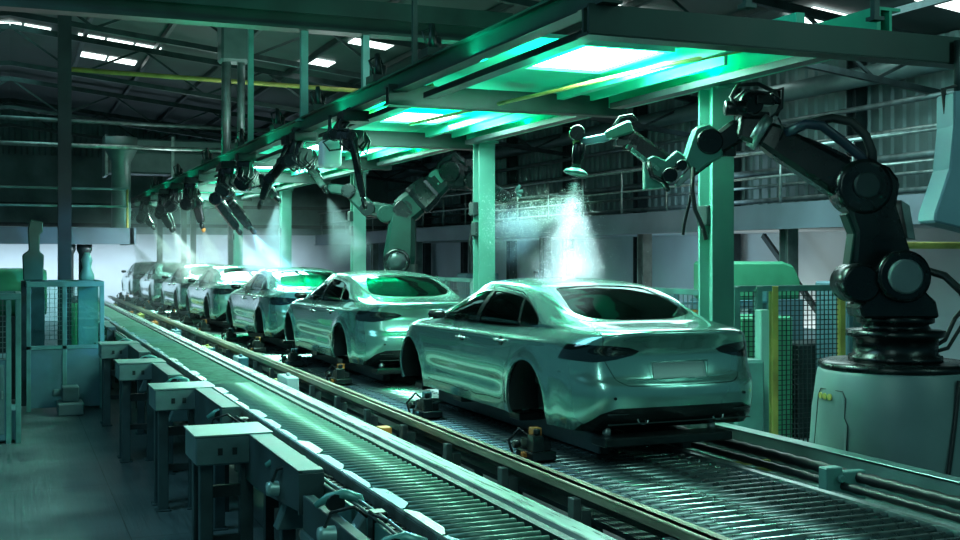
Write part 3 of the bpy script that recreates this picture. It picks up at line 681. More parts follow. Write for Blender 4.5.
# ------------------------------------------------- skid (carrier) below a car, and its clamps
def build_skid():
    s = thing('car_skid', 'x', 'skid')
    for x in (-.40, .40): MB().bb(x-.05, x+.05, .6, 4.5, -.26, -.10).build('runner', M_dark, s, .01)
    for y in (.12, 1.75, 3.2, 4.4): MB().bb(-.72, .46, y-.12, y+.12, -.10, -.03).build('cross_member', M_black, s, .01)
    for y in (.2, 1.75, 3.3, 4.3):
        for x in (-.6, .38): MB().cyl((x, y, -.05), (x, y, .03), .035).build('locating_pin', M_galv, s)
    return s
skid0 = build_skid()
def build_clamp(v):
    s = thing('rail_clamp', 'x', 'clamp')
    mb = MB(); mb.bb(-.1, .12, -.16, .16, 0, .07); mb.bb(-.08, .02, -.14, -.02, .07, .2); mb.bb(-.06, .08, .02, .15, .07, .16); mb.cyl((-.1, .08, .11), (-.16, .08, .11), .035); mb.cyl((-.02, -.08, .2), (-.02, -.08, .25), .03)
    mb.bb(.02, .1, -.1, .0, .07, .15)
    mb.build('clamp_body', M_black, s, .008)
    for q in ((-.03, .05, -.03, .06, .16, .25), (-.13, -.09, -.06, .0, .02, .06)): MB().bb(*q).build('solenoid', M_orange if v else M_cyan, s, .006)
    MB().tube([(.0, .1, .16), (-.05, .2, .22), (-.14, .22, .12), (-.12, .18, .02)], .012, 6).build('hose', M_rubber, s)
    return s
cl0, cl1 = build_clamp(0), build_clamp(1)
refresh_kids()
CZ = 1.503; CXc = 5.0
TXT = ['front', 'second', 'third', 'fourth', 'fifth', 'sixth', 'last']
for i, Y in enumerate(CY):
    c = car0 if i == 0 else copy_tree(car0)
    c.location = (CXc, Y, CZ); c.scale = (.97, 1.035, 1); c['label'] = CLAB[i]; c['group'] = 'car bodies on the paint line'
    s = skid0 if i == 0 else copy_tree(skid0)
    s.location = (CXc, Y, CZ); s['label'] = 'black steel skid carrying the %s car body' % TXT[i]; s['group'] = 'skids under the cars'
    for k, (dy, src) in enumerate(((.35, cl1), (3.3, cl0))):
        q = src if i == 0 else copy_tree(src)
        q.location = (3.98, Y+dy+.3*(k == 0), 1.245); q['label'] = '%s rail clamp beside the %s of the %s car body' % ('black and orange' if k == 0 else 'black', 'tail' if k == 0 else 'front door', TXT[i]); q['group'] = 'rail clamps beside the cars'

# ================================================================== conveyors
def rollers(parent, x0, x1, z, r, pitch, ya, yb, m, name='roller'):
    n = int((yb-ya)/pitch); me = None
    for k in range(min(100, n)):
        if me is None:
            o = MB().cyl((x0, 0, 0), (x1, 0, 0), r, seg=10).build(name, m, parent); me = o
        else: o = me.copy(); COL.objects.link(o)
        o.location = (0, ya+k*pitch, z)
    if n > 100:
        mb = MB()
        for k in range(100, n): mb.cyl((x0, ya+k*pitch, z), (x1, ya+k*pitch, z), r, seg=6, cap=False)
        o = mb.build(name+'_run', m, parent); o['kind'] = 'stuff'
YA, YB = 3.0, 48.5
cv = thing('roller_conveyor', 'wide roller conveyor with a bronze side rail carrying the car skids', 'conveyor', (0, 0, 0))
rollers(cv, 3.86, 5.28, 1.20, .034, .14, YA, YB, M_roller)
MB().bb(3.66, 3.72, YA, YB, 1.225, 1.30).bb(3.64, 3.78, YA, YB, 1.285, 1.30).build('side_rail', M_brown, cv, .004)
MB().bb(3.80, 3.84, YA, YB, 1.12, 1.235).build('inner_frame', M_dark, cv)
MB().bb(5.28, 5.34, YA, YB, 1.10, 1.245).build('outer_frame', M_galv, cv)
MB().bb(3.86, 5.28, YA, YB, .98, 1.02).build('drip_tray', M_dark, cv)
po = None
for k in range(34):
    Y = 3.4+k*1.25
    if po is None:
        mb = MB(); mb.bb(3.66, 3.74, -.05, .05, 0, 1.14); mb.bb(3.60, 3.66, -.045, .045, .95, 1.22); mb.bb(3.6, 3.80, -.1, .1, .0, .03); mb.bb(3.56, 3.84, -.03, .03, .60, .66); mb.cyl((3.60, 0, 1.02), (3.57, 0, 1.02), .03); po = mb.build('post', M_grey, cv, .006)
        o = po
    else: o = po.copy(); COL.objects.link(o)
    o.location = (0, Y, 0)
for k in range(16):
    Y = 4.0+k*2.6
    o = MB().bb(5.22, 5.32, Y-.05, Y+.05, 0, 1.1).build('rear_leg', M_dark, cv)
# left slat conveyor
lc = thing('slat_conveyor', 'narrow slatted conveyor with pale blue guide plates left of the bright rail', 'conveyor', (0, 0, 0))
rollers(lc, 2.30, 2.82, 1.30, .022, .115, YA, YB, mat('slat_steel', (.11, .25, .20), .38, .4, .2, 8), 'slat')
MB().bb(2.84, 2.90, YA, YB, 1.16, 1.33).build('side_frame', M_dark, lc)
MB().bb(2.30, 2.82, YA, YB, 1.20, 1.24).build('tray', mat('tray_green', (.07, .17, .14), .4, .3, .1), lc)
MB().bb(2.205, 2.23, YA, YB, 1.12, 1.33).cyl((2.22, YA, 1.335), (2.22, YB, 1.335), .014, seg=8).build('edge_rail', M_galv, lc)
for k in range(60):
    Y = 3.2+k*.72; wv = .02+.022*((k*7) % 3)
    MB().prism([(0, 0), (0, .70), (.045, .70), (.05+wv, .60), (.05+wv, .16), (.045, .02)], (2.235, Y, 1.32), (1, 0, 0), (0, 1, 0), (0, 0, 1), .008).build('guide_plate', M_cyan if k % 4 else M_bright, lc)
ch = None
for k in range(18):
    Y = 3.6+k*2.4
    for x in (2.26, 2.85): MB().bb(x-.04, x+.04, Y-.05, Y+.05, 0, 1.16).build('leg', M_dark, lc)
# cable chain beside it
cc = thing('cable_chain', 'black drag chain and hoses running beside the slat conveyor', 'cable chain', (0, 0, 0))
mb = MB()
for k in range(430):
    Y = YA+k*.1
    mb.bb(2.10, 2.19, Y+.015, Y+.075, 1.22, 1.28)
o = mb.build('chain_link', M_rubber, cc); o['kind'] = 'stuff'
MB().bb(2.06, 2.10, YA, YB, 1.14, 1.27).build('tray_edge', M_teal, cc)
MB().bb(2.10, 2.2, YA, YB, 1.17, 1.2).build('chain_tray', M_grey, cc)
for x, z in ((2.05, 1.30), (2.085, 1.315)): MB().tube([(x+.012*math.sin(k*1.3), YA+k*.6, z+.008*math.sin(k*2.1)) for k in range(76)], .011, 6).build('hose', M_grey, cc)
# bright guide rail between the conveyors
br = thing('guide_rail', 'bright polished steel guide rail between the two conveyors', 'rail', (0, 0, 0))
MB().prism([(0, 0), (.37, 0), (.37, .05), (.26, .09), (.22, .09), (.20, .135), (.06, .135), (.04, .10), (0, .08)], (2.96, YA, 1.17), (1, 0, 0), (0, 0, 1), (0, 1, 0), YB-YA).build('rail_head', M_bright, br, .006)
mb = MB()
for k in range(300):
    Y = YA+k*.12; mb.bb(2.905, 2.96, Y, Y+.06, 1.20, 1.255)
o = mb.build('tooth_rack', M_black, br); o['kind'] = 'stuff'
MB().bb(3.0, 3.28, YA, YB, .95, 1.17).build('rail_web', M_dark, br)
MB().bb(3.33, 3.56, YA, YB, .98, 1.0).build('side_tray', M_grey, br)
for k in range(26):
    Y = 9.3+k*1.31+.3*math.sin(k*2.3); MB().bb(3.37, 3.37+.08+.04*(k % 2), Y, Y+.10+.05*(k % 3), 1.0, 1.06+.05*((k*3) % 4)).build('sensor', (M_yellow, M_black, M_cyan, M_orange, M_pale)[(k*3) % 5], br, .006)
for k in range(14): MB().bb(3.02, 3.26, 4+k*3-.12, 4+k*3+.12, 0, .95).build('leg', M_dark, br)
# right service track with black conduits and edge beam
tr = thing('service_track', 'grey edge beam and trough with two black cable runs right of the rollers', 'cable trough', (0, 0, 0))
MB().bb(6.12, 6.20, YA, YB, .95, 1.32).bb(6.12, 6.26, YA, YB, 1.30, 1.325).build('edge_beam', mat('edge_beam_paint', (.15, .27, .26), .35, .3, .12, 3), tr, .004)
MB().bb(5.34, 6.12, YA, YB, 1.0, 1.03).build('trough', M_ped, tr)
MB().bb(5.42, 5.50, YA, YB, 1.03, 1.16).build('inner_lip', M_grey, tr)
def ribbed(x, z, r):
    mb = MB(); P = []; R = []
    n = 420
    for k in range(n): P.append((x, YA+k*.1, z)); R.append(r if k % 2 else r*.82)
    mb.tube(P, R, 8); return mb
ribbed(5.86, 1.25, .048).build('cable_run', M_rubber, tr); ribbed(5.70, 1.20, .035).build('cable_run', M_rubber, tr)
MB().cyl((5.60, YA, 1.16), (5.60, YB, 1.16), .02, seg=8).build('bright_pipe', M_galv, tr)
MB().cyl((5.98, YA, 1.22), (5.98, YB, 1.22), .016, seg=8).build('bright_pipe', M_galv, tr)
for Y in (6.9, 9.8, 12.9, 16, 19): MB().bb(5.55, 5.70, Y-.05, Y+.05, 1.03, 1.34).bb(5.70, 5.92, Y-.04, Y+.04, 1.03, 1.30).cyl((5.66, Y-.06, 1.26), (5.66, Y-.09, 1.26), .03).build('bracket', M_teal, tr, .008)
for k in range(12):
    Y = 4+k*3.2; MB().bb(6.12, 6.2, Y-.06, Y+.06, 0, .95).bb(5.5, 5.58, Y-.05, Y+.05, 0, 1.0).build('leg', M_dark, tr)
MB().bb(5.45, 6.05, 8.2, 8.25, 1.12, 1.15).bb(5.45, 5.95, 7.9, 7.94, 1.12, 1.15).build('stop_bar', M_yellow, tr)
# boxes between the rails
for i, (x, Y, sx, sy, z, m, lab) in enumerate(((3.44, 15.2, .16, .6, .3, M_pale, 'pale valve box standing between the bright rail and the bronze rail'), (3.44, 18.6, .16, .5, .28, M_cyan, 'pale blue junction box between the two rails beside the third car'),
        (3.44, 22.0, .14, .5, .2, M_yellow, 'small yellow block between the two rails beside the third car nose'), (3.44, 26.4, .16, .6, .25, M_cyan, 'pale blue box between the two rails beside the fourth car'), (3.44, 30.5, .14, .4, .22, M_orange, 'small orange block between the rails beside the fifth car'), (3.44, 12.0, .14, .3, .12, M_black, 'low black valve block between the rails beside the front car nose'), (3.44, 9.2, .14, .2, .1, M_black, 'low black valve block between the rails beside the front car tail'), (3.44, 34, .16, .6, .25, M_yellow, 'yellow box between the rails near the far end'))):
    tag(MB().bb(x-sx/2, x+sx/2, Y-sy/2, Y+sy/2, 1.0, 1.0+z).cyl((x, Y, 1.0+z), (x, Y, 1.04+z), .03).build('junction_box', m, None, .01), lab, 'box')

# ================================================================== benches at the left
def build_bench():
    b = thing('support_bench', 'x', 'machine stand')
    # origin: floor under the far left corner of the head
    mb = MB(); mb.bb(0, .62, -.62, 0, 1.16, 1.40); mb.build('head_box', M_bench, b, .012)
    MB().bb(-.01, .64, -.63, .01, 1.40, 1.412).build('top_plate', mat('bench_top', (.26, .42, .40), .35, .3, .12, 4), b)
    MB().prism([(0, 1.40), (-2.4, 1.40), (-2.4, 1.12), (-1.0, 1.0), (0, 1.0)], (.44, 0, 0), (0, 1, 0), (0, 0, 1), (1, 0, 0), .03).build('side_plate', M_benchd, b)
    MB().bb(.44, .62, -2.4, 0, 1.38, 1.402).build('beam_cap', M_bench, b, .004)
    MB().bb(.60, .62, -2.4, 0, 1.1, 1.38).bb(.44, .62, -2.42, -2.4, 1.1, 1.38).build('beam_web', M_benchd, b)
    for (x, y) in ((.06, -.45), (.40, -.45), (.06, -.08), (.5, -1.6)):
        MB().bb(x, x+.11, y, y+.11, .0, 1.16).bb(x-.03, x+.14, y-.03, y+.14, 0, .02).build('leg', M_benchd, b, .006)
    for q in ((.12, .45, -.42, -.36, .45, .52), (.12, .45, -.42, -.36, .85, .95), (.1, .14, -.4, -.05, .40, .46)): MB().bb(*q).build('tie_bar', M_dark, b)
    mb = MB()
    for x in (.18, .30): MB().bb(x, x+.04, -.625, -.615, 1.24, 1.30).build('latch', M_dark, b)
    return b
b0 = build_bench()
def build_pusher():
    p = thing('pusher_unit', 'x', 'actuator')
    MB().prism([(-.10, .0), (.28, .0), (.28, .38), (.12, .42), (-.02, .20)], (0, .06, .86), (1, 0, 0), (0, 0, 1), (0, -1, 0), .14).build('bracket', M_bench, p, .01)
    MB().lathe((-.16, 0, 1.16), (1, 0, 0), ((.0, 0), (.05, .005), (.055, .03), (.055, .30), (.075, .31), (.075, .38))).build('cylinder', mat('cylinder_mint', (.30, .52, .48), .3, .3, .08), p)
    mb = MB(); mb.tube([(-.10, .30, 1.28), (-.02, .28, 1.33), (.08, .24, 1.355), (.16, .2, 1.33), (.19, .18, 1.22), (.19, .18, 1.12)], [.02, .032, .036, .036, .034, .03], 10); mb.build('roller_arm', mat('arm_teal', (.11, .36, .32), .32, .2, .1), p)
    MB().cyl((.02, .30, 1.3), (.02, .22, 1.3), .06).build('pulley', M_black, p); MB().bb(.12, .22, -.26, -.14, 1.05, 1.33).build('valve_block', M_black, p, .01)
    MB().bb(.14, .20, -.275, -.26, 1.2, 1.30).build('valve_face', M_galv, p)
    MB().tube([(.1, -.2, 1.3), (.0, -.26, 1.38), (-.1, -.1, 1.32), (-.12, .0, 1.2)], .012, 6).build('hose', M_rubber, p); MB().tube([(.16, -.2, 1.3), (.1, -.35, 1.34), (.22, -.5, 1.3)], .01, 6).build('hose', M_rubber, p)
    return p
p0 = build_pusher(); refresh_kids()
ords = ['first', 'second', 'third', 'fourth', 'fifth', 'sixth', 'seventh']
for i, (x, Y) in enumerate(((1.42, 10.3), (1.50, 13.9), (1.40, 17.3), (1.42, 21.0), (1.45, 27.8), (1.45, 30.9))):
    b = b0 if i == 0 else copy_tree(b0)
    b.location = (x, Y, 0); b['label'] = '%s boxy teal steel stand from the front along the slat conveyor' % ords[i]; b['group'] = 'steel stands along the slat conveyor'
for i, (x, Y) in enumerate(((1.93, 7.0), (1.93, 8.55), (1.93, 5.75), (1.93, 11.4), (1.90, 14.6), (1.90, 18.0), (1.90, 21.8), (1.9, 25.6))):
    b = p0 if i == 0 else copy_tree(p0)
    b.location = (x, Y, 0)
    b['label'] = ['teal pusher cylinder beside the cardboard sheet', 'teal pusher cylinder beside the beam end of the first stand', 'pusher cylinder at the very bottom of the slat conveyor view', 'pusher cylinder just beyond the first stand head', 'pusher cylinder beyond the second stand', 'pusher cylinder beyond the third stand', 'pusher cylinder beyond the fourth stand', 'pusher cylinder beyond the fifth stand'][i]
    b['group'] = 'pusher units on the slat conveyor'
fr = thing('low_machine_bed', 'dark low steel beam running towards the viewer under the first stand', 'machine frame', (0, 0, 0))
MB().bb(1.88, 1.96, 4.4, 7.85, 1.0, 1.24).build('web', M_benchd, fr, .006); MB().bb(1.86, 2.08, 4.4, 7.85, .94, 1.0).build('flange', M_bench, fr)
for Y in (4.6, 6.0, 7.6): MB().bb(1.9, 2.02, Y, Y+.12, 0, .94).build('leg', M_benchd, fr)
tag(MB().bb(1.95, 2.12, 5.9, 6.9, 1.02, 1.03).build('cardboard_sheet', M_card), 'brown cardboard sheet lying beside the pusher cylinders', 'cardboard')
MB_ = MB().bb(1.95, 2.12, 5.2, 7.4, .95, 1.018); tag(MB_.build('side_shelf', M_benchd), 'dark shelf under the brown cardboard sheet', 'shelf')
pipe('hanging_cable', [(.93, 8.9, 0), (.93, 8.9, .9), (.95, 9.4, 1.7)], .008, M_rubber, 'thin black stay rod standing alone on the floor left of the stands', 'rod') if False else None

# ================================================================== left cabins and cabinets
def mesh_panel(mb, x0, x1, z0, z1, y, pitch=.1, r=.006, axis='x'):
    n = int((x1-x0)/pitch)
    for k in range(n+1):
        x = x0+(x1-x0)*k/max(1, n)
        mb.bb(x-r, x+r, y-r, y+r, z0, z1) if axis == 'x' else mb.bb(y-r, y+r, x-r, x+r, z0, z1)
    n = int((z1-z0)/pitch)
    for k in range(n+1):
        z = z0+(z1-z0)*k/max(1, n)
        mb.bb(x0, x1, y-r, y+r, z-r, z+r) if axis == 'x' else mb.bb(y-r, y+r, x0, x1, z-r, z+r)
cab = thing('control_booth', 'teal framed guard booth with glazed top and blue lower panels behind the column', 'booth', (0, 0, 0))
YC = 23.0
mb = MB()
for x in (.32, .95, 1.62): mb.bb(x-.04, x+.04, YC-.04, YC+.04, 0, 2.38)
for x in (.32, 1.62): mb.bb(x-.04, x+.04, YC+1.6, YC+1.7, 0, 2.38)
mb.bb(.28, 1.66, YC-.05, YC+.05, 2.32, 2.42); mb.bb(.28, 1.66, YC+1.6, YC+1.7, 2.32, 2.42); mb.bb(1.58, 1.66, YC, YC+1.65, 2.32, 2.42); mb.bb(.28, .36, YC, YC+1.65, 2.32, 2.42); mb.bb(.28, 1.66, YC-.04, YC+.04, 1.15, 1.22)
mb.build('frame', M_teal, cab, .005)
MB().bb(.34, 1.60, YC-.02, YC+.02, .06, 1.15).bb(1.60, 1.63, YC, YC+1.65, .06, 1.15).build('lower_panel', M_bluep, cab)
gp = glass('guard_glass', (.75, .92, .88), .06)
MB().bb(.36, .91, YC-.005, YC+.005, 1.22, 2.32).build('glass_pane', gp, cab); MB().bb(.99, 1.58, YC-.005, YC+.005, 1.22, 2.32).build('glass_pane', gp, cab)
mb = MB(); mesh_panel(mb, .36, 1.58, 1.22, 2.32, YC+1.64, .09); mb.build('mesh_panel', M_galv, cab)
cab2 = thing('electric_cabinet', 'dark blue guard cabinet with a mesh top at the left edge of the floor', 'cabinet', (0, 0, 0))
YD = 19.2
MB().bb(-1.4, .02, YD, YD+1.4, .04, 1.3).build('body', M_bluep, cab2, .02)
mb = MB()
for x in (-1.36, -.4, -.02, .12): mb.bb(x-.04, x+.04, YD-.02, YD+.06, 0, 2.3)
mb.bb(.08, .16, YD+1.3, YD+1.38, 0, 2.3); mb.bb(-1.4, .16, YD-.03, YD+.07, 2.22, 2.32); mb.bb(.08, .16, YD, YD+1.38, 2.22, 2.32); mb.bb(-1.4, .16, YD+1.3, YD+1.38, 2.22, 2.32); mb.build('frame', M_teal, cab2, .006)
mb = MB(); mesh_panel(mb, -1.36, -.02, 1.32, 2.22, YD, .08); mb.build('mesh_panel', M_grey, cab2)
MB().bb(-.30, -.08, YD-.012, YD, .15, 1.22).build('door', M_bench, cab2, .004); MB().bb(-.12, -.10, YD-.04, YD-.012, .7, .82).build('handle', M_galv, cab2)
MB().bb(.02, .16, YD+.1, YD+.9, .04, .5).build('cable_duct', M_bluep, cab2)
# machines behind
tag(MB().lathe((-1.6, 25.5, 2.15), (1, 0, 0), ((.01, 0), (.45, .02), (.5, .1), (.5, 2.2), (.45, 2.3)), 24).build('green_tank', M_machine), 'horizontal green tank behind the guard cabinet', 'tank')
mb = MB(); mb.bb(-1.4, .5, 25.1, 25.9, .0, 1.68); tag(mb.build('tank_stand', M_dark), 'dark stand under the green tank', 'stand')
tag(MB().prism([(-.18, 0), (.18, 0), (.2, .5), (.12, .56), (.12, .9), (.18, .95), (.18, 1.15), (-.05, 1.2), (-.1, 1.0), (-.08, .6), (-.2, .5)], (.42, 24.1, 2.42), (1, 0, 0), (0, 0, 1), (0, 1, 0), .3).build('press_head', mat('dark_green_press', (.03, .10, .08), .4, .2, .1), None, .02), 'dark green press head rising beside the booth roof', 'machine')
mb = MB(); mb.bb(.2, .62, 23.9, 24.6, 0, 2.42); tag(mb.build('press_column', M_dark), 'dark column under the green press head inside the booth', 'machine')
tag(MB().lathe((1.42, 24.2, 2.42), (0, 0, 1), ((.14, 0), (.14, .1), (.08, .25), (.11, .4), (.05, .55))).build('mint_hopper', M_mint), 'small mint hopper on the booth roof beside the column', 'hopper')
mb = MB(); mb.bb(1.25, 1.55, 24.0, 24.4, 0, 2.42); tag(mb.build('hopper_stand', M_teal), 'teal stand carrying the small mint hopper', 'stand')
tag(MB().lathe((1.33, 25.9, 0), (0, 0, 1), ((.2, 0), (.26, .1), (.26, 1.75), (.2, 1.85), (.1, 1.9))).build('green_bin', mat('bright_green_bin', (.06, .38, .16), .4, 0, .1)), 'bright green drum standing behind the booth glass', 'drum')
tag(MB().bb(1.35, 1.5, 23.4, 23.6, 1.2, 1.95).build('red_button_box', mat('red_box', (.55, .10, .05), .4, 0, .1), None, .01), 'small red control box behind the booth glass', 'box') if False else None
# column foot guard
fg = thing('floor_pump', 'small pale teal pump unit at the foot of the dark column', 'pump', (1.0, 22.55, 0))
MB().bb(-.2, .25, -.45, .3, 0, .22).build('base', M_ped, fg, .02); MB().bb(-.12, .18, -.2, .2, .22, .5).cyl((-.28, 0, .38), (-.1, 0, .38), .07).build('motor', M_bench, fg, .02)

# ================================================================== right machines and guards
fn = thing('guard_fence', 'mesh guard fence with yellow-green posts behind the robot pedestal', 'fence', (0, 0, 0))
def pt(px, Z): v = W(px, 256, Z); return v.x, v.y
FX = [9.3, 9.85, 10.55, 10.75]; FY = 13.6
XS = (9.43, 9.81, 10.08, 11.27)
for i, x in enumerate(XS): MB().bb(x-.05, x+.05, FY-.05, FY+.05, 0, 2.47).build('post', M_yellow if i in (2, 3) else M_teal, fn, .006)
MB().bb(XS[0], XS[-1], FY-.04, FY+.04, 2.40, 2.48).bb(XS[0], XS[-1], FY-.04, FY+.04, .1, .18).build('frame', M_teal, fn)
mb = MB(); mesh_panel(mb, XS[0], XS[1], .2, 2.4, FY, .07, .006); mesh_panel(mb, XS[2], XS[3], .2, 2.4, FY, .07, .006); mb.build('mesh_panel', M_dark, fn)
MB().bb(9.81, 10.08, FY-.01, FY+.01, .2, 2.4).build('glass_pane', gp, fn)
fn2 = thing('guard_fence', 'long teal framed guard fence behind the front car and green columns', 'fence', (0, 0, 0))
for i in range(11):
    Y = 13.7+i*1.5; MB().bb(9.06, 9.14, Y-.04, Y+.04, 0, 2.42).build('post', M_teal, fn2)
MB().bb(9.06, 9.14, 13.7, 28.7, 2.34, 2.42).bb(9.07, 9.13, 13.7, 28.7, 1.1, 1.16).bb(9.07, 9.13, 13.7, 28.7, .1, .18).build('frame', M_teal, fn2)
mb = MB(); mesh_panel(mb, 13.7, 28.7, .2, 2.34, 9.1, .12, .005, 'y'); mb.build('mesh_panel', M_grey, fn2)
# single teal post in front of the fence
tag(MB().bb(7.98, 8.10, 11.0, 11.12, 0, 2.28).bb(7.9, 8.18, 10.92, 11.2, 0, .03).build('guard_post', M_mint, None, .01), 'single pale teal post standing before the mesh guard fence', 'post')
tag(MB().bb(7.35, 7.75, 10.6, 11.2, 0, 1.75).build('control_pedestal', M_teal, None, .03), 'pale teal control pedestal beside the tail of the front car', 'pedestal')
# machines in the fenced cell
tag(MB().prism([(-.75, 0), (.85, 0), (.85, .35), (.7, .62), (.45, .70), (-.75, .70)], (12.75, 17.5, 2.1), (1, 0, 0), (0, 0, 1), (0, 1, 0), 1.2).build('green_machine_cover', M_machine, None, .05), 'rounded green machine cover rising above the guard fence', 'machine')
tag(MB().bb(12.0, 13.6, 17.4, 18.8, 0, 2.1).build('machine_cabinet', M_bluep, None, .03), 'blue machine body under the green cover', 'machine')
tag(MB().bb(10.5, 11.5, 15.0, 15.8, .0, 1.95).build('green_cabinet', M_machine, None, .03), 'green cabinet directly behind the fence glass', 'cabinet')
tag(MB().bb(11.6, 12.4, 15.0, 15.8, .0, 1.5).build('dark_cabinet', M_dark, None, .03), 'dark cabinet right of the green cabinet behind the fence', 'cabinet')
mb = MB()
for z in (1.6, 1.85, 2.1): mb.bb(10.1, 11.9, 16.2, 16.6, z, z+.04)
rk = thing('parts_rack', 'blue shelving rack with small bins behind the mesh fence', 'rack', (0, 0, 0)); mb.build('shelf', M_cyan, rk)
for x in (10.1, 11.9): MB().bb(x-.03, x+.03, 16.2, 16.6, 0, 2.3).build('upright', M_bluep, rk)
for i in range(16):
    x = 10.2+(i % 8)*.2; z = 1.64 if i < 8 else 1.89
    tag(MB().bb(x, x+.15, 16.25, 16.5, z, z+.12).build('parts_bin', (M_cyan, M_orange, M_pale, M_bluep)[(i*5) % 4], None, .008), 'small %s bin, %s from the left on the %s shelf of the rack' % (('light blue', 'orange', 'white', 'dark blue')[(i*5) % 4], ('first', 'second', 'third', 'fourth', 'fifth', 'sixth', 'seventh', 'last')[i % 8], 'lowest' if i < 8 else 'middle'), 'bin', 'bins on the shelving rack')
tag(MB().bb(8.2, 9.0, 14.8, 15.9, 0, .2).bb(8.25, 8.95, 14.85, 15.85, .2, .55).build('pallet_load', M_pale, None, .03), 'pale wrapped load on the floor beyond the fence corner', 'pallet load')
for i, (x, Y, s, m, lab) in enumerate(((12.6, 20.5, 1.6, M_dark, 'dark machine cabinet under the gallery'), (11.2, 24.0, 2.2, M_teal, 'teal machine cabinet under the gallery edge'), (10.4, 28.5, 2.0, M_grey, 'grey machine under the gallery beyond the second robot'), (12.6, 31, 2.4, M_bluep, 'blue machine cabinet standing far under the gallery'), (12.4, 14.6, 2.5, M_bluep, 'tall blue cabinet right of the fence behind the robot arm'), (12.9, 12.0, 2.2, M_teal, 'teal cabinet at the right edge behind the pedestal'))):
    t = thing('machine_cabinet', lab, 'cabinet', (x, Y, 0)); MB().bb(-.5, .5, -.4, .4, 0, s).build('body', m, t, .03)
    MB().bb(-.4, -.02, -.42, -.4, .2, s-.2).build('door', M_bench, t); MB().bb(.02, .4, -.42, -.4, .2, s-.2).build('door', M_bench, t)
    MB().cyl((0, 0, s), (0, 0, s+.3), .05).cyl((0, 0, s+.3), (0, 0, s+.38), .06).build('signal_lamp', M_dark, t)
pipe('yellow_rail', [(11.2, 12.6, 3.05), (13.6, 12.6, 3.05)], .05, M_yellow, 'yellow rail right of the robot arm under the gallery')
# hanging sheet metal hood at the right edge
hd = thing('duct_hood', 'pale blue-grey sheet metal hood hanging at the right edge', 'hood', (0, 0, 0))
o_ = W(920, 225, 9.3); c0 = [(936, 97), (1010, 92), (1010, 250), (962, 234), (917, 223), (918, 214), (932, 172), (936, 130)]
pl = [((p-917)/F*9.3, (225-q)/F*9.3) for p, q in c0]
oo = W(917, 225, 9.3); ax = Vector((CT, -ST, 0)); fw = Vector((ST, CT, 0))
MB().prism(pl, oo, ax, (0, 0, 1), -fw, .35).build('shell', M_blue, hd, .015)
q = W(948, 92, 9.15); MB().tube([q+Vector((0, 0, -.3)), q+Vector((-.05, 0, .02)), q+Vector((.1, 0, .06)), q+Vector((.2, 0, -.1)), q+Vector((.22, 0, -.9))], .02, 8).build('cable', M_rubber, hd)
MB().cyl(q-Vector((-.1, 0, .1)), Vector((q.x+.1, q.y, 4.62)), .03).build('hanger', M_dark, hd)

# ================================================================== ROBOTS
def link(mb, p, q, w0, w1, d0, d1, up=(0, 1, 0)):
    """tapered boxy arm link with chamfered section"""
    p, q = Vector(p), Vector(q); d = (q-p).normalized(); side = Vector(up); side = (side-d*side.dot(d)).normalized(); u = side.cross(d)
    R = []
    L_ = (q-p).length
    for t in (0, .08, .2, .5, .8, .92, 1):
        w_ = w0+(w1-w0)*t; dd = d0+(d1-d0)*t; k = .75 if t in (0, 1) else (.93 if t in (.08, .92) else 1)
        w_ *= k; dd *= k; c = p+d*L_*t; ch = .3
        pts = [(-1, -1+ch), (-1, 1-ch), (-1+ch, 1), (1-ch, 1), (1, 1-ch), (1, -1+ch), (1-ch, -1), (-1+ch, -1)]
        R.append([c+u*w_/2*a+side*dd/2*b for a, b in pts])
    mb.ring(R, True, False); return mb
def hub(mb, c, axis, r, ln, seg=22):
    c = Vector(c); a = Vector(axis).normalized()
    mb.lathe(c-a*ln/2, a, ((r*.86, 0), (r, ln*.06), (r, ln*.94), (r*.86, ln)), seg); return mb
def bolts(mb, c, axis, r, n=8, s=.012, h=.012):
    c = Vector(c); a = Vector(axis).normalized(); u = a.orthogonal().normalized(); v = a.cross(u)
    for k in range(n):
        t = 2*math.pi*k/n; p = c+(u*math.cos(t)+v*math.sin(t))*r; mb.cyl(p, p+a*h, s, seg=6)
    return mb
M_rob = mat('robot_black', (.004, .008, .009), .26, .2, .15, 4)
M_robg = mat('robot_green', (.004, .026, .021), .38, .2, .15, 4, spec=.3)
M_robm = mat('robot_mint', (.07, .24, .19), .35, .2, .10, 5)
def rel(o, parent, loc):   # world-built mesh under an empty at loc
    o.parent = parent; o.matrix_parent_inverse = Matrix.Translation(-Vector(loc)); return o
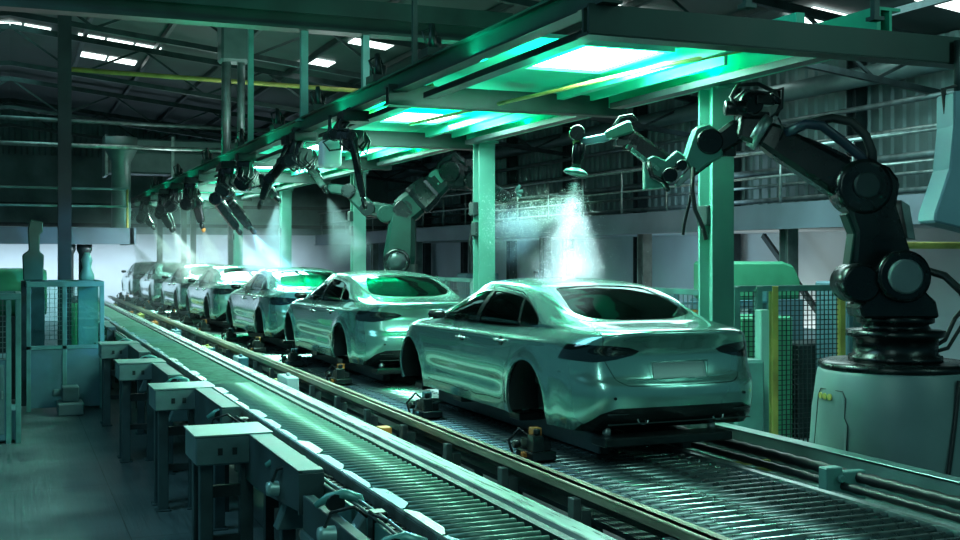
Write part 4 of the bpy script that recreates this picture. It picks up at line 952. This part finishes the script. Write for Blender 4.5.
# ---- near robot
Zr = 10.2
base = W(895, 365, Zr); bx, by = base.x, base.y; tz = base.z
side = Vector((ST, CT, 0))            # joint axes lie along the view of the line robot plane
sd = Vector((.30, .95, 0)).normalized()
ped = thing('robot_pedestal', 'large pale grey-green conical pedestal carrying the black robot', 'pedestal', (bx, by, 0))
def PB(mb, nm, m, par, loc, bev=0, seg=1): return rel(mb.build(nm, m, None, bev, bseg=seg), par, loc)
L0 = (bx, by, 0)
PB(MB().lathe((bx, by, 0), (0, 0, 1), ((.60, 0), (.69, .25), (.76, .75), (.755, .85), (.71, 1.55), (.665, 1.88), (.64, 1.92)), 48), 'shell', M_ped, ped, L0)
PB(MB().lathe((bx, by, 1.90), (0, 0, 1), ((.645, 0), (.66, .02), (.66, .055), (.60, .075)), 48), 'top_ring', M_rob, ped, L0)
mb = MB()
for (a0, a1, z0, z1, r) in ((-3.45, -2.86, 1.08, 1.74, 0),):
    n = 10; inner = []; 
    def rr(z): return .755+(.665-.755)*(z-.85)/(1.88-.85)+.014
    out_ = [(a0, z0+.06), (a0+.06, z0), (a1-.06, z0), (a1, z0+.08), (a1, z1-.28), (a1-.05, z1-.22), (a1-.05, z1-.06), (a1-.10, z1), (a0+.06, z1), (a0, z1-.06)]
    A = [Vector((bx+rr(z)*math.cos(a), by+rr(z)*math.sin(a), z)) for a, z in out_]; B = [Vector((bx+(rr(z)-.03)*math.cos(a), by+(rr(z)-.03)*math.sin(a), z)) for a, z in out_]
    mb.ring([A, B], True, False)
PB(mb, 'access_cover', mat('cover_paint', (.165, .25, .255), .4, .05, .05, 2), ped, L0, .004)
A_ = [Vector((p.x-(bx), p.y-by, p.z)) for p in A]
ge = MB(); ge.tube(A, .006, 6, closed=True); PB(ge, 'cover_gasket', M_dark, ped, L0)
lb = MB()
for k, a in enumerate((-3.36, -3.26, -3.16)):
    r_ = rr(1.68)+.004; c = Vector((bx+r_*math.cos(a), by+r_*math.sin(a), 1.68)); nn = Vector((math.cos(a), math.sin(a), 0)); lb.lathe(c, nn, ((.028, 0), (.028, .01)), 14)
PB(lb, 'indicator', M_yellow, ped, L0)
hs = MB(); HP = []
for k in range(12):
    z = 1.86-k*.13; r_ = rr(max(z, .85))+.015 if z > .8 else .78; a = -1.50-.04*k; HP.append((bx+r_*math.cos(a), by+r_*math.sin(a), z))
hs.tube(HP, .018, 8); hs.bb(HP[9][0]-.04, HP[9][0]+.04, HP[9][1]-.03, HP[9][1]+.02, HP[9][2]-.05, HP[9][2]+.05); PB(hs, 'pedestal_cable', M_rubber, ped, L0)
rb = thing('spray_robot', 'big black articulated robot on the pale pedestal, reaching its spray nozzle over the front car', 'robot', (bx, by, 1.975))
RL = (bx, by, 1.975)
def RP(mb, nm, m, bev=0, par=None): return PB(mb, nm, m, par or rb, RL, bev)
RP(bolts(MB().lathe((bx, by, 1.975), (0, 0, 1), ((.40, 0), (.40, .04), (.36, .06), (.36, .20), (.42, .22), (.42, .27), (.30, .28), (.28, .32), (.33, .34), (.33, .40)), 32), (bx, by, 2.015), (0, 0, 1), .385, 16, .012), 'turret', M_rob)
ax2 = Vector((CT, -ST, 0)); axv = Vector((ST, CT, 0))       # robot plane faces across the line
S = W(893, 276, Zr-.12); E = W(856, 190, Zr+.05); Wr = W(760, 132, Zr+.25)
def pr(pts, Zc, th, mb=None):
    """outline given as offsets in metres (across, up) around a centre, extruded along the joint axis"""
    mb = mb or MB(); o = Vector(Zc)-axv*th/2; return mb.prism(pts, o, ax2, (0, 0, 1), axv, th)
RP(pr([(-.33, -.30), (.33, -.30), (.30, -.16), (.20, -.06), (.22, .12), (.10, .2), (-.08, .2), (-.2, .1), (-.22, -.06), (-.36, -.2)], (S.x, S.y, S.z-.06), .42), 'shoulder_housing', M_rob, .02)
fc = hub(MB(), S-axv*.24, axv, .225, .10, 32); bolts(fc, S-axv*.29, -axv, .195, 12, .012); RP(fc, 'shoulder_motor', M_rob)
RP(MB().lathe(S-axv*.28, -axv, ((.15, 0), (.15, .03), (.13, .045)), 28), 'shoulder_cap', mat('motor_cap_grey', (.20, .27, .27), .45, .3, .1))
RP(hub(MB(), (S.x-.33, S.y+.10, S.z-.06), axv, .17, .4), 'counter_motor', M_rob)
# lower arm: curved casting from shoulder to elbow
px_out = [(862, 285), (850, 262), (852, 232), (845, 212), (832, 196), (836, 176), (858, 162), (884, 166), (896, 182), (892, 206), (900, 232), (906, 252), (912, 262), (905, 290), (880, 300)]
c_ = W(875, 230, Zr+.02)
pts = [((p-875)/F*Zr, (230-q)/F*Zr) for p, q in px_out]
RP(pr(pts, c_, .26), 'lower_arm', M_rob, .03)
eg = [((p-875)/F*Zr, (230-q)/F*Zr) for p, q in [(843, 282), (846, 262), (850, 234), (842, 214), (848, 212), (858, 232), (857, 262), (855, 284)]]
RP(pr(eg, (c_.x, c_.y, c_.z), .20), 'arm_liner', M_robg, .01)
RP(pr([((p-875)/F*Zr, (230-q)/F*Zr) for p, q in [(897, 200), (906, 206), (912, 240), (904, 238)]], c_, .18), 'arm_plate', M_grey, .004)
eh = hub(MB(), E-axv*.02+Vector((.03, 0, .02)), axv, .245, .34, 32); bolts(eh, E-axv*.19+Vector((.03, 0, .02)), -axv, .2, 10, .012); RP(eh, 'elbow_joint', M_rob)
RP(MB().lathe(E-axv*.19+Vector((.04, 0, .03)), -axv, ((.12, 0), (.12, .025), (.10, .035)), 24), 'elbow_cap', mat('elbow_cap_dark', (.03, .045, .045), .35, .3, .1))
RP(link(MB(), E+Vector((-.02, 0, .02)), Wr, .36, .25, .28, .22, axv), 'upper_arm', M_rob)
RP(link(MB(), E+(Wr-E)*.12+Vector((.05, 0, .20)), E+(Wr-E)*.55+Vector((0, 0, .17)), .07, .05, .16, .12, axv), 'arm_rib', M_rob)
RP(hub(MB(), Wr, (Wr-E), .165, .10, 24), 'arm_collar', M_galv)
# head cluster
H = W(741, 128, Zr+.28)
RP(link(MB(), Wr, H+Vector((-.05, 0, 0)), .28, .20, .26, .2, axv), 'wrist_block', M_rob)
hc_ = MB(); hub(hc_, W(750, 104, Zr+.28), axv, .11, .2); hub(hc_, W(735, 108, Zr+.2), ax2, .07, .2); hc_.box(W(762, 100, Zr+.25), (.2, .14, .10)); hub(hc_, W(775, 97, Zr+.25), (0, 0, 1), .05, .14); hc_.box(W(752, 118, Zr+.3), (.26, .2, .1)); hc_.box(W(728, 150, Zr+.3), (.12, .1, .12)); RP(hc_, 'gear_head', M_rob, .01)
mb = MB()
mb.tube([W(755, 118, Zr+.2), W(738, 112, Zr+.15), W(731, 97, Zr+.15), W(738, 85, Zr+.2), W(758, 84, Zr+.2), W(775, 92, Zr+.2), W(781, 104, Zr+.25), W(776, 116, Zr+.25)], .02, 8)
mb.tube([W(734, 100, Zr+.25), W(745, 90, Zr+.1), W(768, 93, Zr+.1), W(783, 88, Zr+.2), W(782, 108, Zr+.2), W(770, 118, Zr+.2)], .012, 8)
mb.tube([W(778, 118, Zr+.1), W(783, 128, Zr+.05), W(780, 140, Zr+.1)], .01, 6)
RP(mb, 'head_hose', M_rubber)
# dress pack loops over the upper arm
mb = MB(); mb.tube([W(786, 133, Zr+.1), W(806, 124, Zr), W(822, 126, Zr), W(842, 141, Zr), W(860, 156, Zr), W(868, 168, Zr)], .045, 10); RP(mb, 'dress_pack', mat('dress_pack_blue', (.02, .035, .06), .35, .1, .1))
mb = MB(); mb.tube([W(808, 124, Zr+.1), W(832, 118, Zr+.1), W(852, 122, Zr+.05), W(866, 136, Zr), W(872, 152, Zr), W(873, 176, Zr)], .042, 10); mb.box(W(874, 176, Zr-.05), (.12, .1, .06)); mb.box(W(881, 168, Zr-.05), (.1, .04, .03)); RP(mb, 'dress_pack', M_rubber)
mb = MB(); mb.tube([S+ax2*.2+Vector((0, 0, .02)), W(925, 270, Zr), W(945, 276, Zr-.1), W(962, 292, Zr-.3), W(985, 330, Zr-.4)], .035, 10)
mb.tube([W(925, 352, Zr), W(945, 340, Zr), W(955, 318, Zr), W(972, 300, Zr)], .02, 8); mb.tube([W(920, 356, Zr), W(948, 348, Zr), W(962, 325, Zr), W(980, 318, Zr)], .018, 8); RP(mb, 'base_hose', M_rubber)
RP(MB().bb(S.x+.3, S.x+.9, S.y-.05, S.y+.12, S.z-.34, S.z-.26).build('x', M_teal) and MB().beam(S+ax2*.3+Vector((0, 0, -.36)), S+ax2*.9+Vector((0, 0, -.34)), .1, .09), 'side_manifold', M_mint) if False else None
# forearm chain: green elbow plate, second forearm, wrist, nozzle
J1 = W(706, 150, Zr+.3); J2 = W(655, 172, Zr+.35); J3 = W(622, 133, Zr+.4); J4 = W(581, 142, Zr+.45); NZ = W(575, 176, Zr+.45)
RP(link(MB(), H, J1+Vector((.03, 0, 0)), .22, .18, .2, .16, axv), 'second_arm', M_rob)
pp = [(693, 128), (706, 123), (716, 130), (722, 143), (722, 158), (706, 166), (697, 174), (690, 172), (682, 160), (687, 145)]
RP(pr([((p-706)/F*Zr, (150-q)/F*Zr) for p, q in pp], J1, .17), 'green_elbow', M_robm, .02)
RP(hub(MB(), J1+Vector((.02, 0, .07)), axv, .12, .24), 'elbow_disc', M_rob)
RP(link(MB(), J1+Vector((-.05, 0, -.10)), W(676, 186, Zr+.3), .10, .05, .08, .05, axv), 'tie_rod', M_galv)
RP(link(MB(), J1+Vector((.02, 0, -.05)), W(690, 176, Zr+.3), .16, .06, .10, .06, axv), 'arm_fork', M_rob)
RP(pr([((p-660)/F*Zr, (175-q)/F*Zr) for p, q in [(643, 160), (652, 155), (664, 160), (676, 150), (684, 155), (682, 164), (668, 170), (668, 188), (643, 190)]], W(660, 175, Zr+.35), .15), 'carriage', M_robm, .012)
mb = MB(); mb.tube([W(648, 162, Zr+.25), W(652, 176, Zr+.22), W(664, 182, Zr+.22), W(668, 190, Zr+.3)], .025, 8); hub(mb, W(668, 176, Zr+.3), axv, .07, .25); hub(mb, W(680, 166, Zr+.3), axv, .05, .22); RP(mb, 'carriage_joint', M_rob)
RP(link(MB(), W(668, 168, Zr+.35), J3, .21, .16, .14, .12, axv), 'forearm', M_rob)
mb = MB()
for k in range(7):
    t = .15+k*.1; c = W(668, 168, Zr+.35).lerp(J3, t)+Vector((-.06, 0, -.06)); mb.box(c-axv*.06, (.05, .03, .035), Matrix.Rotation(.6, 3, 'Y'))
RP(mb, 'valve_row', M_robm)
RP(link(MB(), W(632, 126, Zr+.35), W(606, 136, Zr+.4), .13, .09, .14, .1, axv), 'wrist_motor', M_robm)
mb = MB(); mb.box(W(622, 143, Zr+.35), (.16, .1, .06)); mb.box(W(630, 148, Zr+.35), (.1, .1, .05)); mb.tube([W(612, 128, Zr+.4), W(620, 117, Zr+.4), W(632, 115, Zr+.4), W(637, 121, Zr+.4)], .014, 8); RP(mb, 'wrist_bracket', M_rob, .01)
RP(link(MB(), W(609, 137, Zr+.4), J4, .08, .07, .08, .07, axv), 'wrist_link', M_bluep)
mb = MB(); hub(mb, W(577, 133, Zr+.42), axv, .07, .12); RP(mb, 'wrist_roll', M_rob)
RP(MB().tube([W(571, 137, Zr+.45), W(573, 129, Zr+.42), W(580, 127, Zr+.42)], .025, 8).tube([W(575, 140, Zr+.45), W(579, 147, Zr+.45)], .03, 8), 'wrist_guard', mat('lime_guard', (.25, .55, .16), .4, 0, .1))
nd = (NZ-W(581, 140, Zr+.45)).normalized()
RP(MB().lathe(W(580, 143, Zr+.45), nd, ((.05, 0), (.06, .03), (.055, .14), (.04, .16), (.045, .24))), 'spray_gun', M_rob)
RP(MB().lathe(NZ-nd*.05, nd, ((.035, -.03), (.10, .0), (.115, .02), (.10, .035), (.04, .05)), 24), 'bell_cup', M_robm)
# hoses hanging from the near robot
mb = MB(); mb.tube([W(693, 168, Zr+.2), W(692, 190, Zr+.1), W(695, 210, Zr+.1), W(703, 228, Zr+.1), W(706, 240, Zr+.1)], .02, 8); mb.tube([W(694, 168, Zr+.2), W(690, 200, Zr+.2), W(684, 225, Zr+.3), W(683, 235, Zr+.3)], .014, 8); RP(mb, 'hanging_hose', M_rubber)

# ---- generic smaller robots
def robot(name, lab, pts, Zs, k, mats, cat='robot', group=None, tool=True, parent=None):
    """pts: list of world points along the chain, k: thickness scale"""
    o = parent or thing(name, lab, cat, pts[0], group=group); L = pts[0]; n = len(pts)
    names = ['base_link', 'lower_arm', 'upper_arm', 'forearm', 'wrist', 'tool_arm', 'tool_arm', 'tool_arm']
    for i in range(n-1):
        w0 = k*(.34-.045*i); w1 = k*(.30-.05*i); w0 = max(w0, .07); w1 = max(w1, .055)
        m = mats[i % len(mats)]
        PB(link(MB(), pts[i], pts[i+1], w0, w1, w0*.85, w1*.85, axv), names[min(i, 7)], m, o, L)
        if i:
            j = hub(MB(), pts[i], axv, w0*.62, w0*1.25, 16); bolts(j, Vector(pts[i])-axv*w0*.62, -axv, w0*.45, 6, .012*k+.004)
            PB(j, 'joint', mats[(i+1) % len(mats)], o, L)
    hz = MB(); P = [Vector(p) for p in pts]
    H_ = []
    for i in range(1, n):
        a, b = P[i-1], P[i]; H_ += [a.lerp(b, .3)+Vector((.0, 0, .16*k))-axv*.1*k, a.lerp(b, .75)+Vector((.02, 0, .20*k))-axv*.12*k]
    hz.tube(H_, .022*k+.004, 6); PB(hz, 'hose', M_rubber, o, L)
    if tool:
        d = (P[-1]-P[-2]).normalized(); PB(MB().lathe(P[-1], d, ((.03*k+.01, 0), (.05*k+.01, .04), (.05*k+.01, .12), (.02, .16))), 'spray_gun', mats[-1], o, L)
    return o
Z2 = 21.0
b2 = W(401, 262, Z2)
r2 = thing('spray_robot', 'dark green two-armed robot standing behind the second car, one arm raised to each side', 'robot', (b2.x, b2.y, 0)); RL2 = (b2.x, b2.y, 0)
PB(MB().lathe((b2.x, b2.y, 0), (0, 0, 1), ((.36, 0), (.38, .3), (.38, 1.9), (.34, 2.0), (.30, 2.1), (.30, 2.75)), 28), 'pedestal', M_robg, r2, RL2)
PB(link(MB(), W(399, 268, Z2), W(404, 205, Z2), .62, .42, .5, .4, axv), 'lower_arm', M_robg, r2, RL2)
PB(hub(MB(), W(397, 262, Z2-.3), axv, .24, .3), 'shoulder_motor', M_rob, r2, RL2)
PB(bolts(MB().lathe(W(397, 262, Z2-.45), -axv, ((.17, 0), (.17, .03), (.06, .05)), 20), W(397, 262, Z2-.48), -axv, .17, 8, .02), 'motor_cap', M_dark, r2, RL2)
for nm, A, B, w0, w1, m in (('upper_arm', (400, 215), (445, 178), .55, .42, M_robg), ('upper_arm_cover', (415, 203), (434, 186), .62, .5, M_rob), ('second_arm', (445, 178), (475, 182), .40, .32, M_rob), ('forearm', (472, 180), (505, 198), .32, .24, M_robg), ('wrist', (503, 197), (516, 192), .2, .14, M_rob),
                            ('left_arm', (402, 216), (368, 208), .34, .26, M_robg), ('left_forearm', (370, 210), (348, 190), .30, .22, M_robg), ('left_wrist', (349, 191), (328, 188), .2, .16, M_robg)):
    PB(link(MB(), W(*A, Z2), W(*B, Z2), w0, w1, w0*.8, w1*.8, axv), nm, m, r2, RL2)
for (p, q_, r, m) in ((404, 210, .19, M_rob), (437, 178, .15, M_robm), (450, 172, .2, M_rob), (473, 181, .17, M_rob), (387, 214, .17, M_robg), (368, 209, .14, M_rob), (349, 191, .13, M_rob), (504, 197, .12, M_rob)):
    PB(bolts(hub(MB(), W(p, q_, Z2), axv, r, r*2.2), W(p, q_, Z2-r*1.1), -axv, r*.7, 6, .02), 'joint', m, r2, RL2)
mb = MB()
for (A, B, h) in (((440, 175), (470, 178), 22), ((446, 178), (466, 176), 16), ((436, 182), (474, 184), 26), ((450, 180), (460, 178), 12)):
    mb.tube([W(A[0], A[1], Z2-.1), W(A[0]+3, A[1]-h*.7, Z2-.1), W((A[0]+B[0])/2, A[1]-h, Z2-.15), W(B[0]-2, B[1]-h*.6, Z2-.1), W(B[0], B[1], Z2-.1)], .045, 8)
for (x, y) in ((447, 165), (455, 160), (462, 168), (468, 163), (458, 172)): mb.box(W(x, y, Z2-.1), (.16, .16, .12))
PB(mb, 'gear_head', M_rob, r2, RL2)
mb = MB(); 
for dx, dy in ((6, -8), (9, -2), (7, 4)): mb.tube([W(514, 193, Z2), W(514+dx, 193+dy, Z2)], .035, 6)
PB(mb, 'gripper_finger', M_robm, r2, RL2)
PB(MB().tube([W(473, 190, Z2-.1), W(476, 215, Z2), W(470, 240, Z2), W(474, 262, Z2)], .03, 8).tube([W(350, 197, Z2), W(372, 214, Z2-.1), W(390, 218, Z2)], .05, 8), 'hose', M_rubber, r2, RL2)

# ---- hanging robots below the left gantry beam
hang = [  # (Y, chain points (x, y, z) ..., label)
 (13.5, [(3.6, 13.5, 4.55), (3.45, 13.5, 4.36), (3.7, 13.3, 4.33), (3.86, 13.1, 3.6)], 'black hanging robot nearest the front, its arm dropping straight down from the beam'),
 (16.0, [(3.6, 16.05, 4.55), (3.5, 16.0, 4.24), (3.85, 16.1, 4.22), (4.2, 16.3, 3.92)], 'hanging robot with one black arm curving out to the right below the tall green hanger'),
 (16.6, [(3.6, 16.6, 4.55), (3.5, 16.5, 4.25), (3.36, 16.4, 4.0), (3.36, 16.5, 3.72)], 'black hanging robot with two short legs pointing down by the tall green hanger'),
 (19.8, [(3.5, 19.8, 4.48), (3.55, 19.8, 4.15), (3.95, 19.9, 4.2), (4.28, 19.95, 3.95)], 'hanging robot spraying the tall white and blue fan over the third car'),
 (21.6, [(3.5, 21.5, 4.48), (3.5, 21.5, 4.1), (3.45, 21.5, 3.95), (3.92, 21.6, 3.42)], 'hanging robot with the first of two parallel slanting black arms'),
 (22.6, [(3.6, 22.4, 4.48), (3.7, 22.4, 4.1), (3.8, 22.4, 4.0), (4.35, 22.5, 3.45)], 'hanging robot with the second of two parallel slanting black arms'),
 (26.2, [(3.5, 26.2, 4.48), (3.5, 26.2, 4.05), (3.8, 26.3, 4.1), (3.98, 26.3, 3.65)], 'hanging robot over the fourth car with a small orange tip'),
 (28.6, [(3.5, 28.6, 4.48), (3.45, 28.6, 4.1), (3.3, 28.6, 4.0), (3.6, 28.7, 3.6)], 'hanging robot between the fourth and fifth cars, arm folded back'),
 (31.0, [(3.5, 31, 4.48), (3.5, 31, 4.0), (3.7, 31, 4.05), (3.95, 31, 3.7)], 'hanging robot over the fifth car in the white mist'),
 (35.3, [(3.5, 35.3, 4.48), (3.45, 35.3, 4.0), (3.6, 35.3, 4.1), (3.9, 35.3, 3.8)], 'hanging robot over the sixth car in the white mist'),
 (40.7, [(3.5, 40.7, 4.48), (3.3, 40.7, 4.1), (3.2, 40.7, 3.8), (3.77, 40.7, 3.45)], 'hanging robot at the far end of the gantry'),
]
for i, (Y, pts, lab) in enumerate(hang):
    pts = [(p[0]+.25*(1-q/(len(pts)-1)), p[1], p[2]+.12*(q == 0)) for q, p in enumerate(pts)]
    k = (.40, .55, .5)[i] if i < 3 else .8
    o = robot('hanging_spray_robot', lab, [Vector(p) for p in pts], 0, k, [M_rob, M_robg if i > 3 else M_rob, M_rob], group='robots hanging from the left gantry beam')
    c = Vector(pts[0]); mb = MB(); mb.bb(c.x-.16, c.x+.16, c.y-.16, c.y+.16, 4.52, 4.65); mb.box((c.x, c.y, 4.30), (.2, .26, .24))
    for q in range(3): mb.tube([(c.x-.15+.1*q, c.y-.1, 4.42), (c.x-.2+.1*q, c.y-.16, 4.25), (c.x-.05+.08*q, c.y-.2, 4.12), (c.x+.12+.03*q, c.y-.12, 4.28), (c.x+.14, c.y-.05, 4.40)], .016, 6)
    PB(mb, 'mount', M_black, o, pts[0], .01)
    if i == 6: PB(MB().lathe(Vector(pts[-1])+Vector((.05, 0, -.12)), (0, 0, -1), ((.04, 0), (.05, .05), (.02, .1))), 'tip', M_orange, o, pts[0])
o = thing('paint_canister', 'white rounded paint canister under the beam amid black hose loops', 'canister', (3.75, 14.2, 4.02))
MB().box((0, 0, .17), (.26, .26, .34)).build('tank', mat('canister_white', (.75, .85, .85), .35, 0, .05), o, .05, bseg=3)
MB().box((0, 0, .38), (.16, .16, .1)).cyl((0, 0, .43), (0, 0, .52), .03).build('cap', M_black, o, .01)
MB().tube([(.0, -.15, .38), (-.13, -.17, .3), (-.05, -.18, .2), (.09, -.17, .22), (.1, -.16, .34), (.0, -.15, .38)], .014, 6).build('hose_loop', M_rubber, o)
MB().cyl((0, 0, .5), (0, 0, .66), .025).build('hanger', M_black, o)

# ================================================================== sprays and mist
def mist(name, c, dens, emis_=0, nscale=2.0, aniso=.2, end=(-1.5, .0)):
    m = bpy.data.materials.new(name); m.use_nodes = True; nt = m.node_tree; N = nt.nodes; L = nt.links
    N.remove(N['Principled BSDF']); out = N['Material Output']
    v = N.new('ShaderNodeVolumePrincipled'); v.inputs['Color'].default_value = (*c, 1); v.inputs['Anisotropy'].default_value = aniso
    tc = N.new('ShaderNodeTexCoord'); nz = N.new('ShaderNodeTexNoise'); nz.inputs['Scale'].default_value = nscale; nz.inputs['Detail'].default_value = 5; nz.inputs['Distortion'].default_value = .3
    L.new(tc.outputs['Object'], nz.inputs['Vector'])
    r = N.new('ShaderNodeMapRange'); r.inputs[1].default_value = .36; r.inputs[2].default_value = .68; r.inputs[3].default_value = .05; r.inputs[4].default_value = 1; L.new(nz.outputs['Fac'], r.inputs[0])
    # denser towards the nozzle (object origin) along -Z
    sp = N.new('ShaderNodeSeparateXYZ'); L.new(tc.outputs['Object'], sp.inputs[0])
    f = N.new('ShaderNodeMapRange'); f.inputs[1].default_value = end[0]; f.inputs[2].default_value = 0; f.inputs[3].default_value = end[1]; f.inputs[4].default_value = 2.2; L.new(sp.outputs['Z'], f.inputs[0])
    # soft edge: fall-off with radius over depth
    cx = N.new('ShaderNodeCombineXYZ'); L.new(sp.outputs['X'], cx.inputs[0]); L.new(sp.outputs['Y'], cx.inputs[1])
    ln = N.new('ShaderNodeVectorMath'); ln.operation = 'LENGTH'; L.new(cx.outputs[0], ln.inputs[0])
    ab = N.new('ShaderNodeMath'); ab.operation = 'MULTIPLY_ADD'; ab.inputs[1].default_value = -.42; ab.inputs[2].default_value = .03; L.new(sp.outputs['Z'], ab.inputs[0])
    dv = N.new('ShaderNodeMath'); dv.operation = 'DIVIDE'; L.new(ln.outputs['Value'], dv.inputs[0]); L.new(ab.outputs[0], dv.inputs[1])
    e = N.new('ShaderNodeMapRange'); e.interpolation_type = 'SMOOTHSTEP'; e.inputs[1].default_value = .15; e.inputs[2].default_value = 1; e.inputs[3].default_value = 1; e.inputs[4].default_value = 0; L.new(dv.outputs[0], e.inputs[0])
    a = N.new('ShaderNodeMath'); a.operation = 'MULTIPLY'; L.new(r.outputs[0], a.inputs[0]); L.new(f.outputs[0], a.inputs[1])
    b = N.new('ShaderNodeMath'); b.operation = 'MULTIPLY'; L.new(a.outputs[0], b.inputs[0]); L.new(e.outputs[0], b.inputs[1])
    d = N.new('ShaderNodeMath'); d.operation = 'MULTIPLY'; L.new(b.outputs[0], d.inputs[0]); d.inputs[1].default_value = dens
    L.new(d.outputs[0], v.inputs['Density']); L.new(v.outputs[0], out.inputs['Volume'])
    MATS[name] = m; return m
VW = mist('white_spray', (.97, 1, 1), 3.2, nscale=3); VB = mist('blue_spray', (.75, .93, 1.0), 3.2, nscale=2.5)
def spray(p, direction, length, m, lab):
    mb = MB(); R = []
    for t, kk in ((0, 1), (.25, 1), (.5, 1), (.75, 1), (.92, 1), (.97, .85), (.99, .6), (1, .3), (1.002, .02)):
        r = (.03+.42*length*t)*kk; R.append([(r*math.cos(a), r*math.sin(a), -length*t) for a in [2*math.pi*q/20 for q in range(20)]])
    mb.ring(R); o = mb.build('paint_spray', m); o.location = p
    o.rotation_euler = (-Vector(direction)).to_track_quat('Z', 'Y').to_euler()
    return tag(o, lab, 'spray', 'paint sprays', 'stuff')
spray(NZ+nd*.02, (-.05, .02, -1), 1.0, mist('near_spray', (.97, 1, 1), 2.2, nscale=4, end=(-1.3, .2)), 'white paint spray falling from the nozzle onto the front car roof')
spray(W(575, 206, 11.6), (-.90, .15, -.38), .95, mist('side_spray', (.75, .93, 1.0), 2.4, nscale=3, end=(-.93, 0)), 'pale blue spray drifting sideways behind the front car roof')
names_ = ['white fan over the third car tail', 'white fan from the first slanting arm', 'blue fan from the second slanting arm', 'spray over the fourth car', 'spray between the fourth and fifth cars', 'spray over the fifth car', 'spray over the sixth car', 'spray at the far end']
for i, (p, d, ln, m) in enumerate((((4.32, 20.0, 3.82), (.0, .1, -1), 1.5, VB), ((3.98, 21.7, 3.30), (.5, .1, -1), 1.2, VW), ((4.42, 22.6, 3.35), (.6, .1, -1), 1.2, VB), ((4.03, 26.3, 3.5), (.25, 0, -1), 1.3, VW), ((3.65, 28.7, 3.5), (.5, 0, -1), 1.3, VW), ((4.0, 31, 3.55), (.4, 0, -1), 1.4, VW), ((3.95, 35.3, 3.65), (.5, 0, -1), 1.5, VW), ((3.85, 40.7, 3.35), (.6, 0, -1), 1.3, VW))):
    spray(p, d, ln, m, 'paint spray: '+names_[i])
spray((4.3, 16.4, 3.75), (.5, .3, -1), 1.0, VB, 'thin pale spray left of the dark green robot')
# droplets of the near spray
mb = MB(); rnd = random.Random(3)
for k in range(15000):
    t = rnd.random()**1.05; a = rnd.random()*6.283; r = (.03+.30*t)*abs(rnd.gauss(0, 1))
    if rnd.random() < .36: t = rnd.random()**.8; c = W(575-86*t, 200+28*t, 11.4)+Vector((rnd.gauss(0, .05), rnd.gauss(0, .15), rnd.gauss(0, .03+.15*t)))
    else: c = NZ+Vector((r*math.cos(a)-.13*t, r*math.sin(a), -.06-.98*t))
    s = .0013+.0026*rnd.random()**3
    b = len(mb.V)
    for q in ((0, 0, 1), (.94, 0, -.33), (-.47, .82, -.33), (-.47, -.82, -.33)): mb.V.append((c.x+q[0]*s, c.y+q[1]*s, c.z+q[2]*s))
    mb.F += [(b, b+1, b+2), (b, b+2, b+3), (b, b+3, b+1), (b+1, b+3, b+2)]; mb.S += [False]*4
tag(mb.build('paint_droplets', mat('droplet_white', (.85, .97, .97), .3, 0, .02)), 'fine white paint droplets around the near spray', 'droplets', None, 'stuff')
# thin haze around the far half of the line
def haze_mat(name, c, dens):
    m = bpy.data.materials.new(name); m.use_nodes = True; nt = m.node_tree; N = nt.nodes; L = nt.links
    N.remove(N['Principled BSDF']); v = N.new('ShaderNodeVolumeScatter'); v.inputs[0].default_value = (*c, 1); v.inputs['Density'].default_value = dens; v.inputs['Anisotropy'].default_value = .2
    L.new(v.outputs[0], N['Material Output'].inputs['Volume']); MATS[name] = m; return m
tag(MB().bb(1.9, 8.2, 25, 49.5, .5, 4.3).build('paint_haze', haze_mat('haze', (.80, .96, 1.0), .007)), 'thin bluish haze over the far half of the car line', 'haze', None, 'stuff')
